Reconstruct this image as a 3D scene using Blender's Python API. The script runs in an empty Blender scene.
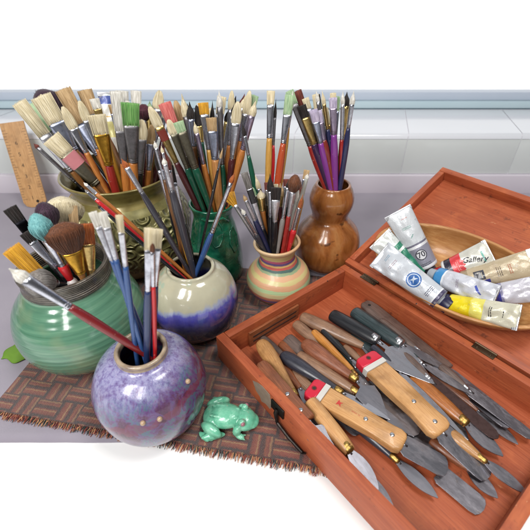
import bpy, bmesh, math, random
from mathutils import Vector, Matrix, noise as mnoise
random.seed(7)
scene = bpy.context.scene
COL = scene.collection
R = math.radians
# ------------------------------------------------------------------ camera
CAM_H, FPX, PITCH = 0.40, 390.0, R(37)
cd = bpy.data.cameras.new('camera'); cam = bpy.data.objects.new('camera', cd); COL.objects.link(cam)
cam.location = (0, 0, CAM_H); cam.rotation_euler = (R(90) - PITCH, 0, 0)
cd.sensor_width = 36; cd.lens = 36 * FPX / 530; cd.clip_start = .01; cd.clip_end = 60
cd.dof.use_dof = True; cd.dof.focus_distance = .47; cd.dof.aperture_fstop = 8
scene.camera = cam
# ------------------------------------------------------------------ light
scene.view_settings.view_transform = 'Standard'; scene.view_settings.look = 'None'
scene.view_settings.exposure = -0.2; scene.view_settings.gamma = 1
W = bpy.data.worlds.new('World'); scene.world = W; W.use_nodes = True
wn = W.node_tree; bg = wn.nodes['Background']
tc = wn.nodes.new('ShaderNodeTexCoord'); sx = wn.nodes.new('ShaderNodeSeparateXYZ')
mr = wn.nodes.new('ShaderNodeMapRange'); mr.interpolation_type = 'SMOOTHSTEP'
wn.links.new(tc.outputs['Generated'], sx.inputs[0]); wn.links.new(sx.outputs[1], mr.inputs[0])
mr.inputs[1].default_value = 0.30; mr.inputs[2].default_value = 0.78      # room side -> window side
mr.inputs[3].default_value = 0.08; mr.inputs[4].default_value = 1.35
bg.inputs[0].default_value = (.97, .985, 1, 1); wn.links.new(mr.outputs[0], bg.inputs[1])

def area(name, loc, target, sx_, sy_, power, col):
    l = bpy.data.lights.new(name, 'AREA'); l.shape = 'RECTANGLE'; l.size = sx_; l.size_y = sy_; l.energy = power; l.color = col
    o = bpy.data.objects.new(name, l); COL.objects.link(o); o.location = loc
    o.rotation_euler = (Vector(target) - Vector(loc)).to_track_quat('-Z', 'Y').to_euler()
    return o
area('room_window_light', (-.75, -.55, 1.25), (0, .4, 0), .34, .75, 22, (1, .985, .96))
area('room_window_light', (-.25, -.85, 1.25), (0, .4, 0), .22, .75, 12, (1, .98, .95))
area('overhead_fill_light', (.5, .1, 1.7), (0, .4, 0), .5, .4, 17, (1, .985, .96))  # added soft overhead fill to bring the table up to white, no real fixture

# ------------------------------------------------------------------ pixel helpers (photo pixels, 530 px wide)
def ray(px, py):
    x = (px - 265) / FPX; y = -(py - 265) / FPX
    return Vector((x, math.cos(PITCH) + y * math.sin(PITCH), -math.sin(PITCH) + y * math.cos(PITCH)))
CAM = Vector((0, 0, CAM_H))
def atz(px, py, z=0):
    d = ray(px, py); return CAM + d * ((z - CAM_H) / d.z)
def aty(px, py, Y):
    d = ray(px, py); return CAM + d * (Y / d.y)
def depth(p):
    q = Vector(p) - CAM; return q.y * math.cos(PITCH) - q.z * math.sin(PITCH)

# ------------------------------------------------------------------ material helpers
def lin(c):
    if isinstance(c, str):
        c = [int(c[i:i + 2], 16) / 255 for i in (1, 3, 5)]
        c = [x / 12.92 if x <= .04045 else ((x + .055) / 1.055) ** 2.4 for x in c]
    return (c[0], c[1], c[2], 1)
class NG:
    def __init__(s, name):
        s.m = bpy.data.materials.new(name); s.m.use_nodes = True; s.t = s.m.node_tree
        s.b = s.t.nodes['Principled BSDF']; s._c = None
    def add(s, ty, **kw):
        n = s.t.nodes.new(ty)
        for k, v in kw.items(): setattr(n, k, v)
        return n
    def put(s, sock, v):
        if isinstance(v, bpy.types.NodeSocket): s.t.links.new(v, sock)
        elif isinstance(v, str): sock.default_value = lin(v)
        elif isinstance(v, (tuple, list)) and len(v) == 3 and len(sock.default_value) == 4: sock.default_value = (*v, 1)
        else: sock.default_value = v
    def coord(s):
        if not s._c: s._c = s.add('ShaderNodeTexCoord').outputs['Object']
        return s._c
    def xyz(s, v=None):
        n = s.add('ShaderNodeSeparateXYZ'); s.put(n.inputs[0], v or s.coord()); return n.outputs
    def comb(s, x, y, z):
        n = s.add('ShaderNodeCombineXYZ')
        for i, v in enumerate((x, y, z)): s.put(n.inputs[i], v)
        return n.outputs[0]
    def m_(s, op, a, b=0.0, c=None, clamp=False):
        n = s.add('ShaderNodeMath', operation=op); n.use_clamp = clamp
        s.put(n.inputs[0], a); s.put(n.inputs[1], b)
        if c is not None: s.put(n.inputs[2], c)
        return n.outputs[0]
    def scale(s, v, sc):
        n = s.add('ShaderNodeMapping'); s.put(n.inputs[0], v or s.coord()); n.inputs['Scale'].default_value = sc; return n.outputs[0]
    def rnd(s): return s.add('ShaderNodeObjectInfo').outputs['Random']
    def noise(s, scale, detail=3, rough=.5, vec=None, dist=0.0):
        n = s.add('ShaderNodeTexNoise'); s.put(n.inputs['Vector'], vec or s.coord())
        s.put(n.inputs['Scale'], scale); n.inputs['Detail'].default_value = detail
        n.inputs['Roughness'].default_value = rough; n.inputs['Distortion'].default_value = dist
        return n.outputs[0]
    def voro(s, scale, vec=None, feature='F1'):
        n = s.add('ShaderNodeTexVoronoi', feature=feature); s.put(n.inputs['Vector'], vec or s.coord()); n.inputs['Scale'].default_value = scale
        return n.outputs['Distance']
    def ramp(s, fac, stops, interp='LINEAR'):
        n = s.add('ShaderNodeValToRGB'); n.color_ramp.interpolation = interp; e = n.color_ramp.elements
        while len(e) < len(stops): e.new(1)
        for el, (p, c) in zip(e, stops): el.position = p; el.color = lin(c)
        s.put(n.inputs[0], fac); return n.outputs[0]
    def mix(s, fac, a, b, mode='MIX'):
        n = s.add('ShaderNodeMix', data_type='RGBA', blend_type=mode)
        s.put(n.inputs[0], fac); s.put(n.inputs[6], a); s.put(n.inputs[7], b); return n.outputs[2]
    def band(s, v, lo, hi):   # 1 inside lo..hi
        return s.m_('MULTIPLY', s.m_('GREATER_THAN', v, lo), s.m_('LESS_THAN', v, hi))
    def set(s, col=None, rough=None, metal=None, coat=None, bump=None, bdist=.001, bstr=.5, spec=None, trans=None, ior=None, sheen=None, sss=None):
        if col is not None: s.put(s.b.inputs['Base Color'], col)
        for k, v in (('Roughness', rough), ('Metallic', metal), ('Coat Weight', coat), ('Specular IOR Level', spec), ('Transmission Weight', trans), ('IOR', ior), ('Sheen Weight', sheen), ('Subsurface Weight', sss)):
            if v is not None: s.put(s.b.inputs[k], v)
        if sss: s.b.inputs['Subsurface Scale'].default_value = .004
        if coat: s.b.inputs['Coat Roughness'].default_value = .06
        if bump is not None:
            n = s.add('ShaderNodeBump'); n.inputs['Strength'].default_value = bstr; n.inputs['Distance'].default_value = bdist
            s.put(n.inputs['Height'], bump); s.t.links.new(n.outputs[0], s.b.inputs['Normal'])
        return s.m
_cache = {}
def cached(f):
    def g(*a):
        k = (f.__name__, a)
        if k not in _cache: _cache[k] = f(*a)
        return _cache[k]
    return g
def dk(c, k):
    c = lin(c); return (c[0] * k, c[1] * k, c[2] * k)
@cached
def paint(c, rough=.3):      # lacquered handle: scuffs, dried paint spots
    g = NG('lacquer'); r = g.rnd()
    v = g.add('ShaderNodeVectorMath', operation='ADD'); g.put(v.inputs[0], g.coord()); g.put(v.inputs[1], g.comb(r, r, g.m_('MULTIPLY', r, 7.0)))
    v = v.outputs[0]
    n = g.noise(260, 4, .7, v); col = g.mix(g.m_('MULTIPLY', g.noise(70, 2, .5, v), .5), c, dk(c, .6))
    col = g.mix(g.ramp(n, [(.66, (0, 0, 0)), (.72, (.6, .6, .6))]), col, '#cfc6b4')
    return g.set(col, g.m_('ADD', rough - .08, g.m_('MULTIPLY', n, .25)), coat=.35, bump=n, bdist=.0002)
@cached
def rawwood(c, c2, axis=2, gloss=.45):
    g = NG('turned_wood'); sc = [1, 1, 1]; sc[axis] = .06
    r = g.rnd(); v = g.add('ShaderNodeVectorMath', operation='ADD'); g.put(v.inputs[0], g.coord()); g.put(v.inputs[1], g.comb(r, g.m_('MULTIPLY', r, 3.), r))
    gr = g.noise(900, 3, .6, g.scale(v.outputs[0], sc)); big = g.noise(45, 3, .6, v.outputs[0])
    col = g.mix(g.ramp(gr, [(.35, (0, 0, 0)), (.7, (1, 1, 1))]), c, c2)
    col = g.mix(g.ramp(big, [(.5, (0, 0, 0)), (.8, (.75, .75, .75))]), col, dk(c2, .55))
    st = g.noise(330, 4, .7, v.outputs[0]); col = g.mix(g.ramp(st, [(.67, (0, 0, 0)), (.73, (.5, .5, .5))]), col, '#57483d')
    return g.set(col, gloss, coat=.15, bump=gr, bdist=.0002, bstr=.4)
@cached
def metal(c, rough=.28, smear=0.0):
    g = NG('metal')
    if smear:
        r = g.rnd(); v = g.add('ShaderNodeVectorMath', operation='ADD'); g.put(v.inputs[0], g.coord()); g.put(v.inputs[1], g.comb(r, g.m_('MULTIPLY', r, 5.), r)); g._c = v.outputs[0]
    n = g.noise(180, 4, .7, g.scale(None, (.12, 1, 1)) if smear else None); n2 = g.noise(1500 if smear else 1200, 3, .7, g.scale(None, (.03, 1, 1) if smear else (1, 1, .05)))
    col = g.mix(g.ramp(n, [(.45, (0, 0, 0)), (.75, (1, 1, 1))]), c, dk(c, .82 if smear else .55))
    met = 1.0
    if smear:
        sm = g.noise(75, 6, .75, g.scale(None, (.35, 1, 1))); f = g.ramp(sm, [(.5 - smear * .15, (0, 0, 0)), (.62 - smear * .1, (1, 1, 1))])
        col = g.mix(f, col, g.ramp(g.noise(160, 5, .75, g.scale(None, (.4, 1, 1))), [(.30, '#7a767b'), (.5, '#8a878e'), (.62, '#97949a'), (.70, '#7a6a62'), (.8, '#88858a')])); met = g.m_('SUBTRACT', 1.0, g.m_('MULTIPLY', f, .35))
    return g.set(col, g.m_('ADD', rough - .08, g.m_('MULTIPLY', n, .3)), met, bump=n2, bdist=.0001, bstr=.3)
@cached
def hair(c, c2):
    g = NG('hair'); z = g.xyz()[2]; n = g.noise(900, 2, .5, g.scale(None, (1, 1, .08)))
    col = g.mix(g.ramp(n, [(.35, (0, 0, 0)), (.65, (1, 1, 1))]), c, c2)
    return g.set(col, .62, spec=.3, bump=n, bdist=.0004, sheen=.15)
@cached
def plastic(c, rough=.3, clear=0.0):
    g = NG('plastic'); n = g.noise(90, 3, .6)
    return g.set(g.mix(g.m_('MULTIPLY', n, .35), c, dk(c, .7)), rough, trans=clear, ior=1.3 if clear else None, bump=g.noise(300, 2), bdist=.0001)

# ------------------------------------------------------------------ object helpers
def tag(o, label=None, cat=None, group=None, kind=None):
    if label: o['label'] = label
    if cat: o['category'] = cat
    if group: o['group'] = group
    if kind: o['kind'] = kind
    return o
def empty(name, label, cat, group=None, mw=None):
    o = bpy.data.objects.new(name, None); o.empty_display_size = .01; COL.objects.link(o)
    if mw is not None: o.matrix_world = mw
    return tag(o, label, cat, group)
def obj(name, bm, m, parent=None, smooth=True, ang=None, recalc=True):
    if recalc: bmesh.ops.recalc_face_normals(bm, faces=bm.faces)
    me = bpy.data.meshes.new(name)
    for f in bm.faces: f.smooth = smooth
    bm.to_mesh(me); bm.free()
    if smooth and ang: me.set_sharp_from_angle(angle=R(ang))
    for x in (m if isinstance(m, (list, tuple)) else [m]): me.materials.append(x)
    o = bpy.data.objects.new(name, me); COL.objects.link(o); o.parent = parent
    return o
def loft(bm, rings, cap0=True, cap1=True, mi=0):
    prev = None; first = None
    for r in rings:
        vs = [bm.verts.new(p) for p in r]
        if prev:
            k = len(vs)
            for i in range(k):
                f = bm.faces.new((prev[i], prev[(i + 1) % k], vs[(i + 1) % k], vs[i])); f.material_index = mi
        else: first = vs
        prev = vs
    if cap0: bm.faces.new(first[::-1]).material_index = mi
    if cap1: bm.faces.new(prev).material_index = mi
def ell(rx, ry, z, n=16, p=2.0, cx=0, cy=0):
    out = []
    for i in range(n):
        a = 2 * math.pi * i / n; c, s = math.cos(a), math.sin(a)
        out.append(Vector((cx + rx * math.copysign(abs(c) ** (2 / p), c), cy + ry * math.copysign(abs(s) ** (2 / p), s), z)))
    return out
def lathe(prof, n=64, wob=0.0, seed=0, closed_bottom=True):
    bm = bmesh.new(); rings = []
    for r, z in prof:
        ring = []
        for i in range(n):
            a = 2 * math.pi * i / n
            k = 1 + wob * mnoise.noise(Vector((math.cos(a) * 1.2 + seed, math.sin(a) * 1.2, z * 14)))
            ring.append(Vector((r * k * math.cos(a), r * k * math.sin(a), z)))
        rings.append(ring)
    loft(bm, rings, True, True); return bm
def cmr(pts, per=6):    # smooth a profile (Catmull-Rom)
    out = []
    P = [pts[0]] + list(pts) + [pts[-1]]
    for i in range(1, len(P) - 2):
        for k in range(per):
            t = k / per; a, b, c, d = P[i - 1], P[i], P[i + 1], P[i + 2]
            out.append(tuple(.5 * ((2 * b[j]) + (-a[j] + c[j]) * t + (2 * a[j] - 5 * b[j] + 4 * c[j] - d[j]) * t * t + (-a[j] + 3 * b[j] - 3 * c[j] + d[j]) * t ** 3) for j in range(len(b))))
    out.append(tuple(pts[-1])); return out
def box_bm(x0, x1, y0, y1, z0, z1, bev=0, seg=2, bm=None):
    bm = bm or bmesh.new()
    vs = [bm.verts.new((x, y, z)) for z in (z0, z1) for y in (y0, y1) for x in (x0, x1)]
    fs = [bm.faces.new([vs[i] for i in q]) for q in ((0, 2, 3, 1), (4, 5, 7, 6), (0, 1, 5, 4), (2, 6, 7, 3), (0, 4, 6, 2), (1, 3, 7, 5))]
    if bev:
        es = list({e for f in fs for e in f.edges})
        bmesh.ops.bevel(bm, geom=es, offset=bev, segments=seg, affect='EDGES', profile=.6)
    return bm
def outline_bm(pts, z0, z1, bev=0, seg=2, bm=None):    # extrude an outline
    bm = bm or bmesh.new(); n = len(pts)
    a = [bm.verts.new((x, y, z0)) for x, y in pts]; b = [bm.verts.new((x, y, z1)) for x, y in pts]
    f1 = bm.faces.new(a[::-1]); f2 = bm.faces.new(b)
    for i in range(n): bm.faces.new((a[i], a[(i + 1) % n], b[(i + 1) % n], b[i]))
    if bev: bmesh.ops.bevel(bm, geom=list(f1.edges) + list(f2.edges), offset=bev, segments=seg, affect='EDGES', profile=.5)
    return bm
def tube_bm(path, rad, n=8, bm=None, closed=False):
    bm = bm or bmesh.new(); P = [Vector(p) for p in path]; rings = []
    for i, p in enumerate(P):
        d = (P[(i + 1) % len(P)] - P[i - 1]) if closed else (P[min(i + 1, len(P) - 1)] - P[max(i - 1, 0)])
        d.normalize(); up = Vector((0, 0, 1)) if abs(d.z) < .95 else Vector((1, 0, 0))
        s = d.cross(up).normalized(); t = s.cross(d); r = rad[i] if isinstance(rad, (list, tuple)) else rad
        rings.append([p + s * (r * math.cos(2 * math.pi * k / n)) + t * (r * math.sin(2 * math.pi * k / n)) for k in range(n)])
    if closed: rings.append(rings[0]); loft(bm, rings, False, False); bmesh.ops.remove_doubles(bm, verts=bm.verts, dist=1e-7)
    else: loft(bm, rings)
    return bm
def frame(o, x=None, y=None, z=None):     # matrix from origin and two axes (x,z) or (z,x hint)
    x, y, z = x.normalized(), y.normalized(), z.normalized()
    m = Matrix((x, y, z)).transposed().to_4x4(); m.translation = o; return m
def text_mesh(s, size, font_shear=0.0, bold=0.0):
    cu = bpy.data.curves.new('letters', 'FONT'); cu.body = s; cu.size = size; cu.shear = font_shear; cu.offset = bold; cu.align_x = 'CENTER'; cu.align_y = 'CENTER'
    cu.resolution_u = 3
    o = bpy.data.objects.new('letters', cu); COL.objects.link(o)
    dg = bpy.context.evaluated_depsgraph_get(); me = bpy.data.meshes.new_from_object(o.evaluated_get(dg))
    bpy.data.objects.remove(o); bpy.data.curves.remove(cu)
    bm = bmesh.new(); bm.from_mesh(me); bpy.data.meshes.remove(me)
    return bm

# ================================================================== SETTING
def struct(name, bm, m, **k): return tag(obj(name, bm, m, **k), kind='structure')
g = NG('white_table'); n = g.noise(30, 3)
white_table = g.set(g.mix(n, '#f6f6f6', '#f0f0f0'), .5)
struct('tabletop', box_bm(-1.6, 1.6, -.35, 1.25, -.03, 0, .003), white_table, smooth=False)
# lavender cloth under everything
g = NG('lavender_cloth'); wv = g.m_('MULTIPLY', g.m_('SINE', g.m_('MULTIPLY', g.xyz()[0], 5200.)), g.m_('SINE', g.m_('MULTIPLY', g.xyz()[1], 5200.)))
n = g.noise(14, 4, .6)
cloth_m = g.set(g.mix(n, '#8d8695', '#a29ba6'), .55, bump=g.m_('ADD', wv, g.m_('MULTIPLY', g.noise(9, 3), 4.)), bdist=.0004, sheen=.2)
bm = bmesh.new(); NX, NY = 90, 50; gv = []
for j in range(NY + 1):
    row = []
    for i in range(NX + 1):
        x = -.95 + 1.9 * i / NX; y = .217 + (.812 - .217) * j / NY
        e = .0006 * mnoise.noise(Vector((x * 30, y * 30, 2)))
        row.append(bm.verts.new((x, y + (0.0015 * mnoise.noise(Vector((x * 25, 0, 0))) if j == 0 else 0), .0012 + max(0, e))))
    gv.append(row)
for j in range(NY):
    for i in range(NX): bm.faces.new((gv[j][i], gv[j][i + 1], gv[j + 1][i + 1], gv[j + 1][i]))
ex = bmesh.ops.extrude_face_region(bm, geom=list(bm.faces)); 
for v in [v for v in ex['geom'] if isinstance(v, bmesh.types.BMVert)]: v.co.z = .0002
tag(obj('tablecloth', bm, cloth_m), 'thin lavender grey cloth spread over the table under the pots', 'tablecloth')

# tiled ledge and window frame
g = NG('ivory_tile'); n = g.noise(5, 3, .5); n2 = g.noise(60, 3, .5)
tile_m = g.set(g.mix(n, '#d3d7dd', '#dfe0e7'), .16, coat=.4, bump=g.m_('ADD', n, g.m_('MULTIPLY', n2, .1)), bdist=.003, bstr=.4)
g = NG('ivory_tile_face'); n = g.noise(5, 3, .5); tile_f = g.set(g.mix(n, '#cbd1d0', '#d6dad9'), .18, coat=.4, bump=n, bdist=.003, bstr=.3)
g = NG('grout'); grout_m = g.set(g.mix(g.noise(200, 3), '#d6d3dc', '#dfdde4'), .85)
LY, LZ = .805, .131
bm = box_bm(-1.6, 1.6, LY + .0016, 1.03, .0, LZ - .0010, .008, 3)
struct('ledge_core', bm, grout_m, smooth=False)
bm = bmesh.new(); bf = bmesh.new()
TW = .236; joints = [.297 + TW * k for k in range(-8, 6)]
for a, b in zip(joints[:-1], joints[1:]):
    G = .0007; sh = .048
    # top tile: skewed joint, rounded nose
    prof = [(LY + .012, LZ), (LY + .006, LZ - .001), (LY + .002, LZ - .004), (LY, LZ - .010)]
    rows = [(.985, LZ)] + prof
    va = [bm.verts.new((a + G + sh * (y - LY) / .2, y, z)) for y, z in rows]; vb = [bm.verts.new((b - G + sh * (y - LY) / .2, y, z)) for y, z in rows]
    for i in range(len(rows) - 1): bm.faces.new((va[i], vb[i], vb[i + 1], va[i + 1]))
    bmesh.ops.solidify(bm, geom=bm.faces[-(len(rows) - 1):], thickness=.003) if False else None
    box_bm(a + G, b - G, LY - .0, LY + .008, .045, LZ - .0108, .0006, bm=bf)
struct('tiled_ledge', bm, tile_m, recalc=False)
struct('tiled_ledge_face', bf, tile_f, ang=40)
g = NG('pale_skirting'); struct('ledge_skirting', box_bm(-1.6, 1.6, LY - .007, LY + .003, .0, .043, .002), g.set(g.mix(g.noise(8), '#cdc6d0', '#d6d0d8'), .35), ang=40)
fr = empty('window_frame', 'pale blue grey window frame rail above the tiled ledge', 'window frame', mw=Matrix.Translation((0, 1.0, LZ)))
g = NG('window_paint'); wp = g.set(g.mix(g.noise(6), '#b4bfd0', '#c3ccda'), .3)
g = NG('window_paint_cool'); wp2 = g.set(g.mix(g.noise(6), '#b2c9d3', '#c0d3da'), .3)
obj('lower_rail', box_bm(-1.6, 1.6, -.012, .02, .002, .017, .002), wp2, fr, ang=40)
obj('sash_rail', box_bm(-1.6, 1.6, .000, .03, .0175, .036, .002), wp, fr, ang=40)
g = NG('rubber'); obj('seal', box_bm(-1.6, 1.6, -.010, .0, -.0005, .0025), g.set('#5d7580', .6), fr, smooth=False)

# ================================================================== WOVEN MAT
MR = R(-10); Mm = Matrix.Rotation(MR, 4, 'Z')
mx0, mx1, my0, my1 = -.351, .10, .194, .505
g = NG('woven_mat'); X, Y, Z = g.xyz(); 
cell = .0275
cu = g.m_('DIVIDE', X, cell); cv = g.m_('DIVIDE', Y, cell * .8)
# basket weave: alternating blocks of horizontal and slanting bars
par = g.m_('FLOORED_MODULO', g.m_('ADD', g.m_('FLOOR', cu), g.m_('FLOOR', cv)), 2.0)
fx = g.m_('FRACT', cu); fy = g.m_('FRACT', cv)
t = g.m_('ADD', g.m_('MULTIPLY', par, fx), g.m_('MULTIPLY', g.m_('SUBTRACT', 1., par), fy))
wob = g.m_('MULTIPLY', g.m_('SUBTRACT', g.noise(300, 2), .5), .12)
t = g.m_('ADD', t, wob)
stripes = g.ramp(t, [(0, '#33323a'), (.10, '#3a343a'), (.17, '#8f4338'), (.34, '#a45745'), (.38, '#c4986c'), (.44, '#8f4338'), (.52, '#45343a'), (.64, '#4a2f30'), (.70, '#a65a44'), (.82, '#8c443c'), (.88, '#b98f66'), (.95, '#503236')])
thr = g.m_('MULTIPLY', g.m_('SINE', g.m_('MULTIPLY', X, 3300.)), g.m_('SINE', g.m_('MULTIPLY', Y, 3300.)))
fl = g.ramp(thr, [(.35, (0, 0, 0)), (.75, (1, 1, 1))])
spk = g.mix(g.m_('MULTIPLY', fl, .5), stripes, g.ramp(g.noise(260, 2), [(.35, '#3a2a2a'), (.48, '#c39a6a'), (.58, '#8c3f3a'), (.68, '#4d6a55')]))
spk = g.mix(g.m_('MULTIPLY', g.noise(40, 3), .5), spk, '#5c3630')
mat_m = g.set(spk, .9, bump=g.m_('ADD', thr, g.m_('MULTIPLY', g.noise(500, 2), 1.)), bdist=.0009, bstr=.9, sheen=.25)
placemat = empty('woven_mat', 'fringed brown and red basket weave mat under the pots and tray', 'mat', mw=Mm)
bm = bmesh.new(); NX, NY = 160, 100; gv = []
for j in range(NY + 1):
    row = []
    for i in range(NX + 1):
        x = mx0 + (mx1 - mx0) * i / NX; y = my0 + (my1 - my0) * j / NY
        if j == 0: y += .001 * mnoise.noise(Vector((x * 60, 0, 0)))
        row.append(bm.verts.new((x, y, .0032 + .0004 * mnoise.noise(Vector((x * 40, y * 40, 0))) - (.0008 if i in (0, NX) or j in (0, NY) else 0))))
    gv.append(row)
for j in range(NY):
    for i in range(NX): bm.faces.new((gv[j][i], gv[j][i + 1], gv[j + 1][i + 1], gv[j + 1][i]))
ex = bmesh.ops.extrude_face_region(bm, geom=list(bm.faces))
for v in [v for v in ex['geom'] if isinstance(v, bmesh.types.BMVert)]: v.co.z = .0018
obj('weave', bm, mat_m, placemat)
bms = [bmesh.new() for _ in range(4)]
rg = random.Random(3); x = mx0 + .001
while x < mx1:
    for k in range(3):
        x2 = x + rg.uniform(-.0012, .0012); L = rg.uniform(.0045, .0095)
        a = Vector((x2, my0 + .002, .0026 + .0006 * k)); s = rg.uniform(-.35, .35)
        p = [a + Vector((s * L * t + rg.uniform(-.0005, .0005), -L * t, -.0006 * t + rg.uniform(0, .0012) * (t > .3))) for t in (0, .3, .6, 1)]
        tube_bm(p, [.00055, .0006, .0005, .0003], 5, bms[rg.randrange(4)])
    x += .0021
for b, c in zip(bms, ('#7b3a33', '#b98860', '#2f3633', '#8f5242')):
    obj('fringe', b, cached_f if False else hair(c, c), placemat)

# ================================================================== POTS
POTS = {}
def prof_r(prof, z):
    for (r0, z0), (r1, z1) in zip(prof[:-1], prof[1:]):
        if min(z0, z1) <= z <= max(z0, z1) and z0 != z1: return r0 + (r1 - r0) * (z - z0) / (z1 - z0)
    return 0
def pot(key, name, label, x, y, outer, wall, mtl, cat='vase', tilt=None, wob=.01, n=72, inner_m=None, inner_r=None):
    pr = cmr(outer, 6); top = pr[-1][1]
    inn = []
    for r, z in reversed(pr):
        if z > .006: inn.append((max(r - wall, .004), z))
    # rounded lip
    rt = pr[-1][0]; lip = [(rt - wall * .12, top + wall * .28), (rt - wall * .5, top + wall * .42), (rt - wall * .88, top + wall * .28)]
    full = [(.0005, .0)] + [(pr[0][0] - .002, 0)] + pr + lip + inn + [(max(inn[-1][0] - .004, .003), .005), (.0005, .005)]
    mw = Matrix.Translation((x, y, .0035))
    if tilt: mw = mw @ Matrix.Rotation(tilt[0], 4, 'X') @ Matrix.Rotation(tilt[1], 4, 'Y')
    root = empty(name, label, cat, mw=mw)
    o = obj('body', lathe(full, n, wob, hash(key) % 7 if False else len(key)), mtl, root)
    POTS[key] = dict(mw=mw, prof=pr, wall=wall, top=top, rr=rt - wall, root=root)
    return root
def surf_pt(key, px, py, lift=0.0):    # where the photo's line of sight meets the pot
    P = POTS[key]; inv = P['mw'].inverted(); o = inv @ CAM; d = (inv.to_3x3() @ ray(px, py)).normalized()
    t = .1
    while t < 1.2:
        p = o + d * t
        if 0 <= p.z <= P['top'] and math.hypot(p.x, p.y) <= prof_r(P['prof'], p.z): 
            q = Vector((p.x, p.y, 0)).normalized(); return p + q * lift, q
        t += .0005
    return None, None

# gold olive pot with carved scrolls
g = NG('olive_glaze'); X, Y, Z = g.xyz()
ang = g.m_('ARCTAN2', Y, X)
vv = g.comb(g.m_('ADD', g.m_('MULTIPLY', ang, 3.6), g.m_('MULTIPLY', g.noise(30, 2), .5)), g.m_('ADD', g.m_('MULTIPLY', Z, 42.), g.m_('MULTIPLY', g.noise(36, 2), .5)), 0.)
vz = g.add('ShaderNodeTexVoronoi', feature='F1'); g.put(vz.inputs['Vector'], vv); vz.inputs['Scale'].default_value = 1.0; vz.inputs['Randomness'].default_value = .6
ringw = g.m_('SINE', g.m_('MULTIPLY', vz.outputs['Distance'], 21.))
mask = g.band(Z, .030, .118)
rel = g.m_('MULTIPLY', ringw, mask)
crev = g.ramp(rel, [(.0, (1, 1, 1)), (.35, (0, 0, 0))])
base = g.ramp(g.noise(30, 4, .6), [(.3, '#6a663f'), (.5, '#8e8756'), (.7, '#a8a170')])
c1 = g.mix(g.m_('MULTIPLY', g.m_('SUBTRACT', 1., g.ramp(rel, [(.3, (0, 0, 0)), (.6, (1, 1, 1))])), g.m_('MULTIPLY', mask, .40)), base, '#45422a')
c1 = g.mix(g.band(Z, .128, .2), c1, g.ramp(g.noise(50, 3), [(.3, '#6f6236'), (.7, '#938650')]))
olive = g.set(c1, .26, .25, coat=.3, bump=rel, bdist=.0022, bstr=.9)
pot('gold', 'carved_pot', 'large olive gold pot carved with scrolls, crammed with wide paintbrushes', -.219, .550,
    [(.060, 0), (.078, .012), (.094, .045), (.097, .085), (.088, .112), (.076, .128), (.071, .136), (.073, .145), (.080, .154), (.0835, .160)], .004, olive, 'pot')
# green jar with dark grooved neck
g = NG('green_jar_glaze'); X, Y, Z = g.xyz()
st = g.noise(70, 5, .6, g.scale(None, (.16, .16, 5.)), 0.15)
body = g.ramp(st, [(.25, '#487159'), (.42, '#527d66'), (.58, '#5d886e'), (.72, '#6d947b')])
body = g.mix(g.ramp(g.m_('MULTIPLY', Z, 10.), [(.05, (.8, .8, .8)), (.22, (0, 0, 0))]), body, '#4d6a44')
body = g.mix(g.ramp(g.noise(18, 3), [(.55, (0, 0, 0)), (.75, (.7, .7, .7))]), body, '#8a9573')
groove = g.m_('SINE', g.m_('MULTIPLY', Z, 2700.))
neck = g.m_('GREATER_THAN', g.m_('ADD', Z, g.m_('MULTIPLY', g.noise(60), .004)), .1165)
nk = g.ramp(g.noise(90, 4, .7), [(.3, '#383430'), (.55, '#5b544b'), (.75, '#7a7264')])
g.set(g.mix(neck, body, nk), g.m_('ADD', .16, g.m_('MULTIPLY', neck, .3)), coat=.5,
      bump=g.m_('ADD', g.m_('MULTIPLY', groove, g.m_('MULTIPLY', neck, .5)), g.m_('MULTIPLY', g.m_('SINE', g.m_('MULTIPLY', Z, 900.)), .10)), bdist=.0012, bstr=.8)
pot('jar', 'green_jar', 'round green glazed jar with a dark grooved neck at the left', -.227, .350,
    [(.042, 0), (.052, .006), (.070, .028), (.0765, .055), (.070, .083), (.054, .104), (.0475, .112), (.0485, .118), (.0475, .124), (.0485, .131), (.0490, .134)], .0055, g.m, 'jar')
# cream and cobalt drip vase
g = NG('cream_blue_glaze'); X, Y, Z = g.xyz()
drip = g.m_('ADD', Z, g.m_('MULTIPLY', g.m_('SUBTRACT', g.noise(34, 4, .6, g.scale(None, (1, 1, .5))), .5), .03))
drip = g.m_('ADD', g.m_('ADD', drip, g.m_('MULTIPLY', Y, .10)), g.m_('SUBTRACT', g.m_('MULTIPLY', X, -.13), .016))
c = g.ramp(g.m_('MULTIPLY', drip, 10.), [(.16, '#140f36'), (.29, '#1f1a5c'), (.40, '#332f94'), (.475, '#4f4fb4'), (.52, '#9aa3c4'), (.56, '#b8b49d'), (.8, '#bdb8a0')])
vr = g.voro(95); spots = g.ramp(vr, [(.28, (1, 1, 1)), (.36, (.3, .3, .3)), (.44, (0, 0, 0))])
sel = g.ramp(g.noise(40, 2), [(.5, (0, 0, 0)), (.58, (1, 1, 1))])
up = g.m_('MULTIPLY', g.m_('GREATER_THAN', drip, .062), .55)
c = g.mix(g.m_('MULTIPLY', g.m_('MULTIPLY', spots, sel), up), c, '#8fb3a2')
c = g.mix(g.m_('MULTIPLY', g.noise(160, 3), .25), c, '#8d8a78')
g.set(c, .14, coat=.6, bump=g.noise(40, 2), bdist=.0006)
pot('blue', 'drip_glaze_vase', 'globe vase with cream top and cobalt blue dripping glaze', -.092, .385,
    [(.026, 0), (.036, .004), (.050, .022), (.0558, .045), (.0545, .066), (.047, .085), (.037, .096), (.0310, .1005), (.0295, .1035)], .0045, g.m)
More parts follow.
